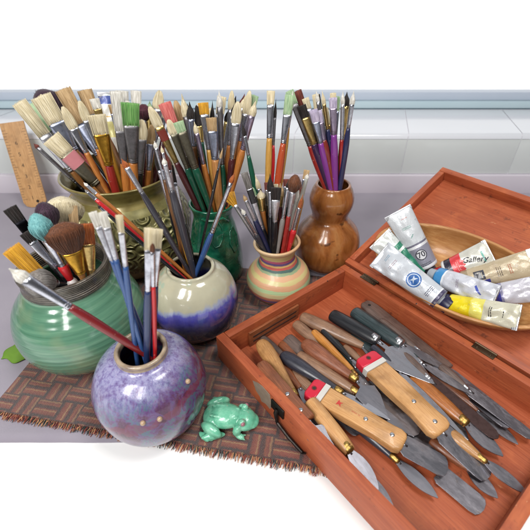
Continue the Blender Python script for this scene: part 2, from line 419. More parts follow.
# purple vase
g = NG('lilac_glaze'); X, Y, Z = g.xyz()
streak = g.noise(230, 4, .72, g.scale(None, (1, 1, .2)))
lil = g.ramp(streak, [(.25, '#54426e'), (.40, '#766a98'), (.49, '#8985ae'), (.60, '#a09fbf'), (.72, '#8774a0')])
bnd = g.m_('ADD', g.m_('ADD', Z, g.m_('MULTIPLY', X, -.25)), g.m_('MULTIPLY', g.m_('SUBTRACT', g.noise(35, 4, .65), .5), .028))
f1 = g.ramp(g.m_('MULTIPLY', bnd, 10.), [(.60, (1, 1, 1)), (.74, (.88, .88, .88)), (.88, (.30, .30, .30)), (1, (.05, .05, .05))])
low = g.ramp(g.noise(48, 5, .7, None, .6), [(.30, '#34162e'), (.42, '#512644'), (.49, '#5c3f70'), (.55, '#436468'), (.58, '#50507e'), (.64, '#5a2f58'), (.74, '#401830')])
c = g.mix(f1, lil, low)
dr = g.band(g.m_('MULTIPLY', bnd, 10.), .56, .63); c = g.mix(g.m_('MULTIPLY', dr, .6), c, '#6e2f45')
c = g.mix(g.m_('GREATER_THAN', Z, .1025), c, g.ramp(g.noise(90, 3), [(.35, '#7c6a5a'), (.6, '#a5937c')]))
g.set(c, .15, coat=.3, bump=g.m_('ADD', streak, g.noise(40, 2)), bdist=.0006)
pot('purple', 'lilac_vase', 'round lilac and purple speckled vase holding blue handled brushes', -.119, .250,
    [(.024, 0), (.034, .003), (.050, .020), (.0570, .044), (.0565, .062), (.048, .084), (.036, .096), (.0265, .1005), (.0245, .104), (.0250, .1075)], .0045, g.m)
# green tall vase
g = NG('bottle_green_glaze'); n = g.noise(28, 4, .6, None, .8)
g.set(g.ramp(n, [(.3, '#08332a'), (.5, '#0f5a42'), (.68, '#2a8261')]), .14, coat=.6, bump=g.noise(45, 3, .5, None, 1.2), bdist=.004, bstr=.5)
pot('green', 'bottle_green_vase', 'dark green glossy vase with raised leaf loops behind the drip vase', -.077, .505,
    [(.036, 0), (.041, .005), (.0425, .03), (.039, .06), (.033, .09), (.0285, .107), (.0295, .118), (.0325, .126), (.0335, .129)], .0035, g.m, wob=.03)
def relief(key, pxs, rad, name='relief', m=None, closed=True):
    P = POTS[key]; pts = []
    for q in pxs:
        p, nn = surf_pt(key, *q)
        if p: pts.append(p + nn * rad * .2)
    obj(name, tube_bm(pts, rad, 8, closed=closed), m or P['root'].children[0].data.materials[0], P['root'])
relief('green', [(218, 222), (222, 228), (223, 238), (220, 246), (215, 248), (212, 243), (213, 234), (216, 227)], .0016)
relief('green', [(202, 219), (208, 221), (215, 221), (222, 218), (228, 221)], .0022, closed=False)
relief('green', [(232, 226), (236, 234), (238, 246), (234, 252), (230, 244), (230, 232)], .0015)
# striped vase
g = NG('striped_glaze'); X, Y, Z = g.xyz()
zz = g.m_('ADD', Z, g.m_('ADD', g.m_('MULTIPLY', g.m_('SUBTRACT', g.noise(30, 4, .7, None, .3), .5), .0055), g.m_('MULTIPLY', X, .06)))
c = g.ramp(g.m_('MULTIPLY', zz, 10.), [(.02, '#b8a888'), (.07, '#5b7a5a'), (.115, '#b83d3f'), (.16, '#5d3c80'), (.20, '#b9664f'), (.26, '#c7b483'), (.33, '#a9c290'), (.38, '#cf9a73'), (.45, '#c9bb7d'), (.50, '#d4a27a'), (.545, '#8aa07a'), (.575, '#2f5c5c'), (.61, '#b4463f'), (.645, '#c9a060'), (.675, '#4b3278'), (.71, '#b03f70'), (.75, '#c9b37a'), (.85, '#cfb088'), (.93, '#c99a6e')], 'CONSTANT')
c = g.mix(g.m_('MULTIPLY', g.noise(150, 4, .7, g.scale(None, (.4, .4, 3))), .18), c, '#ddd0b4')
g.set(c, .38, coat=.12, bump=g.noise(50, 3, .5, g.scale(None, (.3, .3, 4.))), bdist=.0012)
pot('stripe', 'striped_vase', 'small pottery vase hand painted in bands of red, yellow, green and purple', .0215, .458,
    [(.027, 0), (.036, .004), (.0455, .018), (.0478, .030), (.043, .044), (.031, .056), (.0255, .066), (.0255, .075), (.029, .084), (.0325, .089), (.0335, .092)], .0042, g.m, tilt=(0, R(-3)))
# gourd vase
g = NG('gourd_wood'); X, Y, Z = g.xyz()
rg_ = g.noise(16, 6, .6, g.scale(None, (1.2, 1.2, .55)), 1.6)
c = g.ramp(rg_, [(.28, '#512a14'), (.38, '#7a451f'), (.50, '#9c6031'), (.60, '#ab7544'), (.72, '#7d4a26')])
fine = g.noise(140, 4, .7, g.scale(None, (1, 1, .2))); c = g.mix(g.m_('MULTIPLY', fine, .5), c, '#6d3f1c')
c = g.mix(g.ramp(g.noise(60, 2), [(.66, (0, 0, 0)), (.71, (.8, .8, .8))]), c, '#3c200e')
g.set(c, .2, coat=.5, bump=fine, bdist=.0004)
pot('gourd', 'gourd_vase', 'polished brown gourd shaped wooden vase holding purple and red handled brushes', .1010, .532,
    [(.028, 0), (.036, .003), (.049, .020), (.0528, .043), (.048, .066), (.0345, .083), (.0275, .091), (.0285, .099), (.0325, .112), (.0335, .124), (.0305, .136), (.0275, .142), (.0265, .1445)], .0045, g.m)
# raised knobs on the lilac vase
kn = paint('#b3977a', .3)
for px, py in ((187, 381), (159.5, 418), (143, 422)):
    p, nn = surf_pt('purple', px, py)
    if p:
        bm = bmesh.new(); bmesh.ops.create_icosphere(bm, subdivisions=3, radius=.0030)
        for v in bm.verts: v.co = v.co * .85 + p + nn * .001
        obj('knob', bm, kn, POTS['purple']['root'])
        q = p - Vector((0, 0, .006)); bm = tube_bm([p, p - Vector((0, 0, .004)) + nn * .0002, q], [.0018, .0014, .0005], 8); obj('drip', bm, cached and paint('#6e3a3a', .2), POTS['purple']['root'])

# ================================================================== BRUSHES
def tuft(kind, wb, tb, L, nh, rg):
    bm = bmesh.new(); hw, ht = wb / 2, tb / 2
    def shape(a, b, t):        # a,b in -1..1, t 0..1 -> x,y
        if kind == 'flat': kx = 1 + .10 * t; ky = 1 - .72 * t
        elif kind == 'filbert': kx = 1 + .16 * math.sin(t * math.pi) - .22 * t ** 2; ky = 1 - .7 * t
        elif kind == 'round': kx = 1 + .25 * math.sin(t * math.pi) - .82 * t ** 1.6; ky = kx
        elif kind == 'mop': kx = .62 + .62 * math.sin(min(1, t * 1.15) * math.pi * .62) ; ky = kx
        elif kind == 'fan': kx = .35 + .65 * t; ky = .8 - .5 * t
        elif kind == 'powder': kx = .56 + .52 * math.sin(min(1, t * 1.05) * math.pi * .55); ky = kx
        else: kx = 1; ky = 1
        return a * hw * kx, b * ht * ky
    def top(a, b):
        r2 = min(1, a * a + b * b)
        return {'flat': 1 - .02 * a * a, 'filbert': 1 - .30 * abs(a) ** 2.5, 'round': 1 - .25 * r2, 'mop': 1 - .42 * r2, 'powder': 1 - .26 * r2, 'fan': 1 - .16 * a * a}.get(kind, 1)
    pe = 3.2 if kind in ('flat', 'fan') else 2.0
    if kind != 'fan':
        rings = []
        for t in (0, .2, .4, .6, .8, .92, .98):
            ring = ell(1, 1, 0, 20, pe)
            rings.append([Vector((*shape(p.x * .96, p.y * .96, t), L * t * top(p.x * .96, p.y * .96))) for p in ring])
        if kind in ('mop', 'powder'):
            for q in (.8, .55, .25): rings.append([Vector((*shape(p.x * q, p.y * q, .98), L * .98 * top(p.x * q, p.y * q))) for p in ell(1, 1, 0, 20, pe)])
        loft(bm, rings)
    wh = min(max(wb / 36, .00013), .00024)
    for i in range(nh):
        while True:
            a, b = rg.uniform(-1, 1), rg.uniform(-1, 1)
            if kind in ('flat', 'fan') or a * a + b * b < 1: break
        if rg.random() < .5:     # favour the surface
            k = max(abs(a), abs(b)) if kind in ('flat', 'fan') else math.hypot(a, b)
            a, b = a / k, b / k
        ja, jb = rg.gauss(0, .03), rg.gauss(0, .06)
        Lt = L * top(a, b) * (1 + rg.gauss(0, .009) - (.06 if rg.random() < .04 else 0)); th = rg.uniform(0, math.pi)
        prev = None
        for t, w in ((0, 1), (.35, 1), (.7, .9), (1, .45)):
            x, y = shape(a + ja * t, b + jb * t, t); z = Lt * t
            vs = [bm.verts.new((x + wh * w * math.cos(th + k * 2.094), y + wh * w * math.sin(th + k * 2.094), z)) for k in range(3)]
            if prev:
                for k in range(3): bm.faces.new((prev[k], prev[(k + 1) % 3], vs[(k + 1) % 3], vs[k]))
            prev = vs
        bm.faces.new(prev)
    return bm
BC = {'cream': ('#ddd2b6', '#cbbd9a'), 'white': ('#e6e3dc', '#c6c2b8'), 'tan': ('#c2a57c', '#a98a60'), 'brown': ('#6e4026', '#54301b'),
      'dark': ('#2b211e', '#171210'), 'green': ('#5f9a4c', '#7da964'), 'palegreen': ('#b4c7a2', '#8fae86'), 'pink': ('#d77f78', '#c25c58'),
      'maroon': ('#54202f', '#381420'), 'teal': ('#7db5b5', '#5b9599'), 'rust': ('#b5642c', '#8c4419'), 'yellow': ('#dba531', '#c08a1c'),
      'grey': ('#8b8682', '#65605c'), 'lilac': ('#cdc3d6', '#a79cb6'), 'plum': ('#43283c', '#2a1725'), 'redtip': ('#7c3a2e', '#59271f')}
FC = {'silver': ('#c6c8d2', .22), 'bluesilver': ('#b9c1d8', .25), 'gold': ('#c99a3c', .25), 'palegold': ('#d3b676', .24), 'grey': ('#8f8d90', .38), 'lilac': ('#b3a6bd', .3), 'white': ('#d9dae2', .3), 'olive': ('#7f7a6a', .36), 'copper': ('#a4624a', .32), 'black': ('#1a1a1e', .35)}
WOODC = {'wood': ('#c08850', '#9c6431'), 'orange': ('#c47d3c', '#a05f26'), 'yellowwood': ('#c99a4c', '#a9782e'), 'brownwood': ('#7b5230', '#573618')}
PC = {'red': '#9c2a25', 'darkred': '#7c1f22', 'maroon': '#4a1a1f', 'black': '#17171b', 'green': '#12513c', 'purple': '#82388f', 'plum': '#3a2248', 'navy': '#262a4f', 'blue': '#31538a', 'darkblue': '#25355f', 'orangered': '#b34a26', 'darkgrey': '#3b3a42', 'brownred': '#7e2c20', 'brightred': '#c8262c', 'yellow': '#d09a3a', 'pinkclear': '#c99a92', 'grey': '#8a8480'}
def hmat(c): return rawwood(*WOODC[c]) if c in WOODC else paint(PC[c])
BR = random.Random(11)
def brush(key, label, tip, rim, dy, kind, fb, ff, wb, wf, wh, bc, fc, hc, roll=0, thick=None, stop=None, band=None, handle_end=None, group=None, clear=False):
    P = POTS[key]; c = P['mw'] @ Vector((0, 0, P['top']))
    Rm = atz(rim[0], rim[1], c.z); v = Vector((Rm.x - c.x, Rm.y - c.y)); lim = P['rr'] - .0035
    if v.length > lim: v = v.normalized() * lim; Rm = Vector((c.x + v.x, c.y + v.y, c.z))
    T = aty(tip[0], tip[1], Rm.y + dy)
    if T.z < Rm.z + .005 and not stop: T.z = Rm.z + .005
    d = (T - Rm).normalized(); Lo = (T - Rm).length
    # go down inside the pot
    ext = 0.0
    if stop is not None: ext = stop
    else:
        inv = P['mw'].inverted()
        while ext < .2:
            q = inv @ (Rm - d * (ext + .002))
            if q.z < .009 or math.hypot(q.x, q.y) > prof_r(P['prof'], min(q.z, P['top'] - 1e-4)) - P['wall'] - .003: break
            ext += .002
    base = Rm - d * ext; L = Lo + ext
    view = (CAM - (T + Rm) / 2).normalized(); xa = d.cross(view).normalized(); ya = d.cross(xa).normalized()
    m = frame(base, xa, ya, d) @ Matrix.Rotation(R(roll), 4, 'Z')
    dT = depth(T); dF = depth(T + (Rm - T) * fb); dH = depth(Rm + (T - Rm) * .3)
    wbm, wfm, whm = wb * dF / FPX, wf * dF / FPX, wh * dH / FPX
    tb = (thick * dF / FPX) if thick else (wbm if kind in ('round', 'mop', 'powder') else max(wbm * .38, .0022))
    tb = min(tb, wbm)
    root = empty('paintbrush', label, 'paintbrush', group or GROUPS[key], mw=m)
    zb = L - Lo * fb; zf = L - Lo * ff
    nh = int(min(220, 70 + wb * 9)) if kind not in ('mop', 'powder') else int(min(620, 140 + wb * 16))
    obj('bristles', bm_shift(tuft(kind, wbm, tb, L - zb, nh, BR), zb - .0006), hair(*BC[bc]), root)
    if handle_end != 'ferrule_only':
        # handle
        rf = wfm * .5; r1 = whm * .5; hz = [(0, r1 * .42), (.015, r1 * .6), (.3, r1 * .72), (.7, r1 * .95), (.9, r1 * 1.02), (1, min(rf, r1) * .92)]
        zt = max(zf, .004) if zf > .01 else .012
        rings = [ell(r, r, zt * t, 14) for t, r in cmr(hz, 3)]
        bm = bmesh.new(); loft(bm, rings); obj('handle', bm, hmat(hc), root)
    # ferrule
    z0 = max(zf, .010); Lf = zb - z0; rings = []; pe = 3.0 if kind in ('flat',) else 2.2
    n = 18; rr = wfm / 2 if kind != 'mop' else min(wfm, tb) / 2
    for t in [0, .02, .05, .055, .075, .08, .10, .105, .125, .13, .2, .35, .5, .65, .8, .9, 1]:
        s = t * t * (3 - 2 * t); kk = .62 if kind in ('mop', 'powder') else 1; rx = rr + (wbm / 2 * kk - rr) * s; ry = rr + (tb / 2 * kk - rr) * s
        if t in (.05, .055, .10, .105) and fc != 'black': rx *= .9; ry *= .9
        if kind == 'fan': rx = rr + (wbm * .17 - rr) * s
        rings.append([Vector((p.x, p.y, z0 + Lf * t)) for p in ell(rx, ry, 0, n, 2 + (pe - 2) * s)])
    bm = bmesh.new(); loft(bm, rings)
    fm = plastic('#cfcfc6', .2, .5) if clear else metal(*FC[fc])
    obj('ferrule', bm, fm, root)
    if band:
        t0, t1, c_ = band; rings = []
        for t in (t0, t1):
            s = t * t * (3 - 2 * t); rx = rr + (wbm / 2 - rr) * s + .0003; ry = rr + (tb / 2 - rr) * s + .0003
            rings.append(ell(rx, ry, z0 + Lf * t, n, 2 + (pe - 2) * s))
        bm = bmesh.new(); loft(bm, rings); obj('band', bm, paint(c_, .4), root, ang=40)
    if stop is not None and handle_end == 'white':
        bm = bmesh.new(); bmesh.ops.create_uvsphere(bm, u_segments=14, v_segments=10, radius=whm * .62)
        for v in bm.verts: v.co.z = v.co.z * 1.3 + .001
        obj('handle_tip', bm, paint('#dcd6d4', .35), root)
    return root
def bm_shift(bm, z):
    for v in bm.verts: v.co.z += z
    return bm
GROUPS = dict(gold='wide brushes standing in the carved olive pot', green='brushes standing in the dark green vase', stripe='brushes standing in the striped vase',
              gourd='brushes standing in the gourd vase', blue='long brushes leaning in the drip glaze vase', purple='brushes standing in the lilac vase', jar='brushes standing in the green jar')
SPEC = [
 # key, label, tip, rim, dy, kind, fb, ff, wb, wf, wh, bristle, ferrule, handle, extras
 ('gold', 'brush with long cream bristles at the far left edge of the carved pot', (18, 101), (76, 176), .0, 'flat', .42, .92, 12, 8, 6, 'cream', 'white', 'wood', {}),
 ('gold', 'flat pale green bristle brush leaning left in the carved pot', (30, 103), (86, 172), .02, 'flat', .38, .85, 14, 9, 7, 'palegreen', 'grey', 'wood', {}),
 ('gold', 'big dark plum brush behind the leftmost cream brushes', (38, 90), (92, 163), .05, 'mop', .35, .8, 24, 12, 8, 'plum', 'grey', 'black', {}),
 ('gold', 'widest cream brush with blue silver ferrule, tallest at the left of the carved pot', (40, 95), (92, 180), .005, 'flat', .29, .62, 17, 10, 8, 'cream', 'bluesilver', 'wood', {}),
 ('gold', 'short wide cream brush with a pink band round its ferrule', (50, 137), (98, 184), -.01, 'flat', .32, .97, 16, 13, 9, 'cream', 'olive', 'brownwood', dict(band=(.60, .96, '#c77f85'))),
 ('gold', 'cream filbert brush with bare orange handle, right of the pink banded one', (62, 106), (103, 184), .0, 'filbert', .26, .56, 9, 6, 6, 'cream', 'silver', 'orange', {}),
 ('gold', 'tall tan bristle brush rising behind the cream filbert', (62, 88), (108, 172), .025, 'flat', .40, .78, 13, 8, 7, 'tan', 'bluesilver', 'orange', {}),
 ('gold', 'slim cream brush with silver ferrule and orange handle in the carved pot', (79, 100), (111, 182), .005, 'filbert', .22, .56, 8, 6, 6, 'cream', 'silver', 'orange', {}),
 ('gold', 'tan bristle brush cut tall behind the slim cream brush', (84, 89), (114, 168), .03, 'flat', .3, .75, 12, 8, 7, 'tan', 'bluesilver', 'wood', {}),
 ('gold', 'brush with golden yellow handle behind the amber ferrule brush', (94, 98), (119, 178), .012, 'flat', .12, .38, 8, 5, 6, 'white', 'palegold', 'yellow', {}),
 ('gold', 'flat cream brush with amber ferrule and red handle', (96, 114), (114, 185), -.005, 'flat', .25, .68, 15, 10, 8, 'cream', 'gold', 'red', {}),
 ('gold', 'grey white brush with a plastic ferrule left of the green brush', (116, 90), (126, 183), .004, 'flat', .40, .76, 10, 8, 8, 'white', 'grey', 'orange', {}),
 ('gold', 'square bright green bristle brush with grey ferrule', (130, 102), (134, 182), .0, 'flat', .26, .72, 15, 10, 9, 'green', 'grey', 'orange', {}),
 ('gold', 'cream filbert with grey ferrule and black handle beside the green brush', (142, 119), (139, 180), -.002, 'filbert', .30, .86, 11, 9, 8, 'cream', 'grey', 'black', {}),
 ('gold', 'tan filbert with blue silver ferrule at the right of the carved pot', (152, 124), (148, 176), .0, 'filbert', .36, .86, 8, 6, 6, 'tan', 'bluesilver', 'orange', {}),
 ('gold', 'dark maroon round brush at the back right of the carved pot', (144, 103), (143, 166), .02, 'mop', .25, .7, 12, 7, 6, 'maroon', 'silver', 'maroon', {}),
 ('gold', 'clear ferrule brush behind the green bristle brush', (136, 90), (138, 165), .03, 'flat', .2, .7, 9, 7, 6, 'white', 'silver', 'black', {}),
 ('gold', 'cream tipped silver brush behind the maroon round brush', (160, 90), (150, 164), .03, 'filbert', .24, .7, 10, 7, 6, 'cream', 'silver', 'wood', {}),
 ('gold', 'thin brush with red brown tip leaning far left past the ruler', (33, 143), (75, 182), -.006, 'round', .10, .98, 4, 4, 3, 'redtip', 'grey', 'black', {}),
 ('gold', 'white bristle brush at the back of the carved pot beside the label tube', (122, 90), (128, 160), .035, 'flat', .3, .7, 10, 7, 6, 'white', 'silver', 'wood', {}),
 ('green', 'cream brush with copper ferrule leaning far left from the green vase', (149, 106), (199, 209), -.004, 'filbert', .17, .5, 9, 6, 7, 'cream', 'palegold', 'maroon', dict(band=(.62, .9, '#7a3026'))),
 ('green', 'brush with pink red bristles leaning from the dark green vase', (164, 102), (203, 202), .015, 'flat', .2, .5, 11, 7, 6, 'pink', 'silver', 'black', {}),
 ('green', 'tan bristle brush behind the pink one', (175, 100), (206, 201), .03, 'filbert', .2, .5, 9, 6, 6, 'tan', 'silver', 'green', {}),
 ('green', 'cream oval brush with olive ferrule and dark green handle', (168, 119), (204, 210), .002, 'filbert', .14, .5, 8, 6, 7, 'cream', 'olive', 'green', {}),
 ('green', 'pale green tipped brush with a dark green handle', (178, 121), (211, 211), -.003, 'flat', .10, .48, 9, 8, 8, 'palegreen', 'olive', 'green', {}),
 ('green', 'small cream tipped brush with lilac ferrule and pale wood handle', (194, 121), (213, 207), .0, 'round', .12, .46, 5, 5, 6, 'cream', 'lilac', 'orange', {}),
 ('green', 'flat greenish yellow brush with yellow handle in the green vase', (203, 102), (216, 205), .008, 'flat', .10, .42, 9, 6, 6, 'yellow', 'silver', 'yellowwood', {}),
 ('green', 'flat tan brush with blue silver ferrule and wide pale handle', (211, 117), (220, 208), -.002, 'flat', .13, .42, 9, 8, 8, 'tan', 'bluesilver', 'wood', {}),
 ('green', 'tall thin brush with grey ferrule and green handle', (219, 90), (224, 206), .01, 'round', .12, .60, 6, 5, 7, 'white', 'grey', 'green', {}),
 ('green', 'silver ferrule brush with orange handle beside the tall thin one', (232, 90), (226, 203), .02, 'filbert', .15, .45, 6, 5, 6, 'cream', 'silver', 'orange', {}),
 ('green', 'cream tipped brush with dark maroon handle in the green vase', (238, 101), (229, 207), .0, 'filbert', .18, .5, 9, 6, 7, 'cream', 'silver', 'maroon', {}),
 ('green', 'small dark maroon round tipped brush between silver ferrules', (243, 108), (230, 204), .015, 'round', .15, .5, 6, 4, 5, 'maroon', 'copper', 'brownwood', {}),
 ('green', 'pale tipped brush with a long orange handle leaning right', (250, 90), (231, 206), .012, 'filbert', .18, .40, 7, 5, 7, 'cream', 'silver', 'orange', {}),
 ('green', 'cream tipped brush with lilac ferrule, rightmost in the green vase', (256, 100), (233, 208), .0, 'round', .12, .42, 7, 6, 7, 'cream', 'lilac', 'orange', {}),
 ('stripe', 'tall brush with silver ferrule and yellow handle in the striped vase', (271, 90), (266, 240), .03, 'flat', .08, .28, 7, 6, 6, 'cream', 'silver', 'yellowwood', {}),
 ('stripe', 'tall thin dark tipped brush with a red handle', (276, 98), (268, 238), .03, 'round', .12, .30, 3, 3, 5, 'dark', 'grey', 'brightred', {}),
 ('stripe', 'pale green tipped brush with orange red handle leaning right', (290, 94), (270, 239), .03, 'flat', .12, .30, 8, 6, 7, 'palegreen', 'silver', 'orangered', {}),
 ('stripe', 'tall yellow handled brush behind the orange red one', (293, 90), (273, 238), .035, 'round', .1, .22, 5, 4, 5, 'white', 'silver', 'yellowwood', {}),
 ('stripe', 'long dark green handled brush crossing behind the small white ones', (242, 122), (265, 240), .02, 'round', .1, .25, 4, 4, 5, 'dark', 'silver', 'green', {}),
 ('stripe', 'grey bristle brush with black collar and white ferrule leaning left', (244, 172), (268, 246), -.002, 'flat', .20, .74, 6, 6, 6, 'grey', 'white', 'black', dict(band=(.66, .98, '#1b1b20'))),
 ('stripe', 'dark brown round brush with silver ferrule and black handle in the striped vase', (270, 173), (271, 246), .004, 'round', .22, .55, 6, 5, 6, 'dark', 'silver', 'black', {}),
 ('stripe', 'short flat dark bristle brush with white ferrule', (276, 187), (274, 249), -.006, 'flat', .18, .52, 9, 5, 6, 'dark', 'white', 'black', {}),
 ('stripe', 'slim dark tipped brush with silver ferrule leaning right', (289, 179), (278, 250), .0, 'round', .10, .52, 4, 4, 5, 'dark', 'silver', 'grey', {}),
 ('stripe', 'fluffy brown domed brush with silver ferrule in the striped vase', (296, 174), (283, 249), -.002, 'mop', .20, .52, 11, 5, 5, 'brown', 'white', 'red', {}),
 ('stripe', 'brush with clear pinkish handle leaning right in the striped vase', (308, 173), (288, 247), .004, 'round', .06, .45, 4, 5, 5, 'white', 'silver', 'pinkclear', dict(clear=True)),
 ('stripe', 'small rust tipped brush with bright red handle at the right of the striped vase', (303, 194), (289, 249), -.004, 'round', .22, .62, 4, 4, 6, 'rust', 'silver', 'brightred', {}),
 ('stripe', 'yellow fan brush spreading left above the striped vase', (227, 193), (262, 246), -.004, 'fan', .20, .85, 13, 6, 6, 'yellow', 'white', 'darkgrey', {}),
 ('stripe', 'thin white ferrule brush with blue handle leaning left', (243, 194), (267, 247), -.006, 'round', .10, .46, 4, 5, 6, 'tan', 'white', 'navy', {}),
 ('stripe', 'short silver brush with dark handle low on the left of the striped vase', (241, 208), (264, 249), -.010, 'round', .12, .62, 4, 4, 5, 'white', 'silver', 'darkgrey', {}),
 ('stripe', 'clear handled brush with orange red stain beside the fluffy brown one', (299, 184), (285, 248), .006, 'round', .2, .7, 5, 4, 5, 'white', 'silver', 'red', dict(clear=True)),
 ('gourd', 'brush with silver ferrule and red handle, leftmost in the gourd vase', (289, 90), (326, 189), .0, 'flat', .12, .52, 7, 6, 7, 'palegreen', 'grey', 'red', {}),
 ('gourd', 'dark bristle brush with glittery gold ferrule', (301, 105), (328, 191), -.003, 'flat', .13, .42, 8, 7, 7, 'dark', 'palegold', 'plum', {}),
 ('gourd', 'lilac white bristle brush with purple handle leaning left', (313, 109), (330, 193), -.004, 'flat', .14, .38, 7, 6, 7, 'lilac', 'bluesilver', 'purple', {}),
 ('gourd', 'lilac ferrule brush with brown red handle in the gourd vase', (318, 110), (334, 192), .0, 'flat', .14, .34, 6, 5, 7, 'lilac', 'lilac', 'brownred', {}),
 ('gourd', 'tall gold and silver ferrule brush with navy handle', (322, 90), (336, 189), .006, 'round', .12, .36, 4, 4, 6, 'cream', 'palegold', 'navy', {}),
 ('gourd', 'lilac bristle brush with an upright purple handle in front', (333, 97), (336, 193), -.004, 'flat', .10, .36, 7, 6, 7, 'lilac', 'lilac', 'purple', {}),
 ('gourd', 'white ferrule brush with red handle behind the upright purple one', (343, 90), (341, 190), .006, 'round', .12, .46, 4, 4, 5, 'white', 'white', 'red', {}),
 ('gourd', 'silver ferrule brush with navy handle leaning right, rightmost in the gourd vase', (354, 90), (341, 191), .003, 'round', .12, .34, 5, 4, 6, 'white', 'silver', 'navy', {}),
 ('gourd', 'thin pale silver brush behind the lilac ones', (316, 90), (332, 188), .010, 'round', .1, .5, 4, 3, 4, 'white', 'silver', 'black', {}),
 ('gourd', 'red tipped brush with gold ferrule at the back of the gourd vase', (297, 90), (333, 188), .012, 'flat', .14, .36, 7, 5, 6, 'redtip', 'gold', 'black', {}),
 ('blue', 'long yellow orange brush laid across the carved pot from the drip vase', (83, 182), (179, 268), .0, 'round', .03, .12, 3, 4, 5, 'white', 'white', 'orange', {}),
 ('blue', 'long red brush laid under the yellow orange one', (84, 189), (177, 272), -.004, 'round', .03, .11, 3, 4, 5, 'grey', 'silver', 'brightred', {}),
 ('blue', 'long thin black brush below the long red one', (97, 205), (180, 276), -.006, 'round', .03, .10, 3, 3, 4, 'dark', 'silver', 'black', {}),
 ('blue', 'brush with white ferrule and black handle leaning across the carved pot', (121, 158), (186, 266), .0, 'round', .07, .27, 6, 5, 6, 'rust', 'white', 'darkgrey', {}),
 ('blue', 'fine silver ferrule brush with brown handle in the drip vase', (154, 140), (187, 262), .006, 'round', .05, .28, 4, 4, 6, 'white', 'silver', 'brownwood', {}),
 ('blue', 'fine brush with golden handle between brown and grey ones', (161, 145), (189, 264), .003, 'round', .05, .22, 3, 3, 5, 'cream', 'silver', 'yellow', {}),
 ('blue', 'brush with white ferrule and dark grey handle in the drip vase', (163, 157), (192, 266), -.002, 'round', .05, .26, 5, 5, 8, 'white', 'white', 'darkgrey', {}),
 ('blue', 'very thin black liner brush standing nearly upright in the drip vase', (223, 147), (199, 258), .0, 'round', .08, .16, 2.4, 2.4, 3, 'tan', 'grey', 'black', {}),
 ('blue', 'small orange tipped brush with silver ferrule and blue handle', (235, 172), (199, 266), -.004, 'round', .09, .60, 4.5, 5, 6, 'rust', 'silver', 'blue', {}),
 ('purple', 'white bristle brush with blue handle, leftmost in the lilac vase', (92, 211), (148, 346), .0, 'flat', .09, .30, 7, 6, 6, 'white', 'white', 'blue', {}),
 ('purple', 'second white bristle blue handled brush from the left in the lilac vase', (102, 211), (143, 352), .004, 'flat', .09, .28, 7, 6, 6, 'white', 'white', 'blue', {}),
 ('purple', 'cream bristle blue handled brush just left of the upright pair', (119, 214), (136, 352), .0, 'flat', .10, .31, 6, 6, 6, 'cream', 'white', 'blue', {}),
 ('purple', 'upright cream brush with silver ferrule and dark blue handle, left of the thin red one', (149, 227), (147, 354), -.002, 'flat', .14, .43, 8, 7, 8, 'cream', 'silver', 'darkblue', {}),
 ('purple', 'upright cream brush with silver ferrule and dark blue handle, right of the thin red one', (158, 228), (152, 350), .003, 'flat', .13, .41, 8, 7, 7, 'cream', 'silver', 'darkblue', {}),
 ('purple', 'thin red brush with pointed brown tip between two dark blue ones', (152, 238), (155, 352), -.004, 'round', .09, .36, 5, 5, 5, 'brown', 'silver', 'brightred', {}),
 ('purple', 'thick dark red brush lying across the green jar from the lilac vase', (8, 268), (142, 352), -.014, 'round', .10, .40, 12, 9, 9, 'white', 'silver', 'darkred', dict()),
 ('jar', 'teal blue bristle brush with red handle and white end in the green jar', (33, 213), (70, 279), -.004, 'mop', .34, .76, 17, 9, 10, 'teal', 'silver', 'brightred', dict(stop=.008, handle_end='white')),
 ('jar', 'broad brown fluffy brush with gold ferrule fanning over the green jar', (60, 222), (86, 280), -.004, 'powder', .50, .97, 32, 11, 9, 'brown', 'gold', 'wood', dict(thick=14)),
 ('jar', 'flat rust brown brush with pale gold ferrule behind the fluffy brown one', (84, 223), (91, 272), .006, 'flat', .40, .99, 15, 10, 9, 'rust', 'palegold', 'wood', {}),
 ('jar', 'dark brown round mop brush behind the teal one', (40, 201), (70, 262), .02, 'mop', .38, .8, 18, 9, 7, 'plum', 'grey', 'black', {}),
 ('jar', 'large cream mop brush at the back of the green jar', (60, 196), (70, 252), .045, 'mop', .50, .9, 31, 12, 9, 'cream', 'palegold', 'wood', {}),
 ('jar', 'orange brown bristle brush in front of the cream mop', (72, 205), (78, 254), .03, 'flat', .4, .8, 8, 6, 6, 'tan', 'gold', 'orange', {}),
 ('jar', 'black brush lying at the left of the teal one', (9, 207), (56, 268), .0, 'flat', .2, .75, 11, 9, 8, 'dark', 'black', 'black', {}),
 ('jar', 'black brush with silver edge in the green jar', (24, 232), (66, 279), -.004, 'flat', .18, .7, 9, 8, 8, 'dark', 'silver', 'black', {}),
 ('jar', 'gold brown bristle brush low at the left of the green jar', (10, 247), (48, 285), -.004, 'flat', .65, .95, 15, 9, 8, 'yellow', 'black', 'black', {}),
 ('jar', 'grey frizzy mop brush resting over the dark neck of the jar', (22, 282), (58, 284), -.020, 'mop', .85, .98, 22, 9, 7, 'grey', 'grey', 'black', dict(stop=.02)),
]
for s in SPEC:
    brush(*s[:14], **s[14])
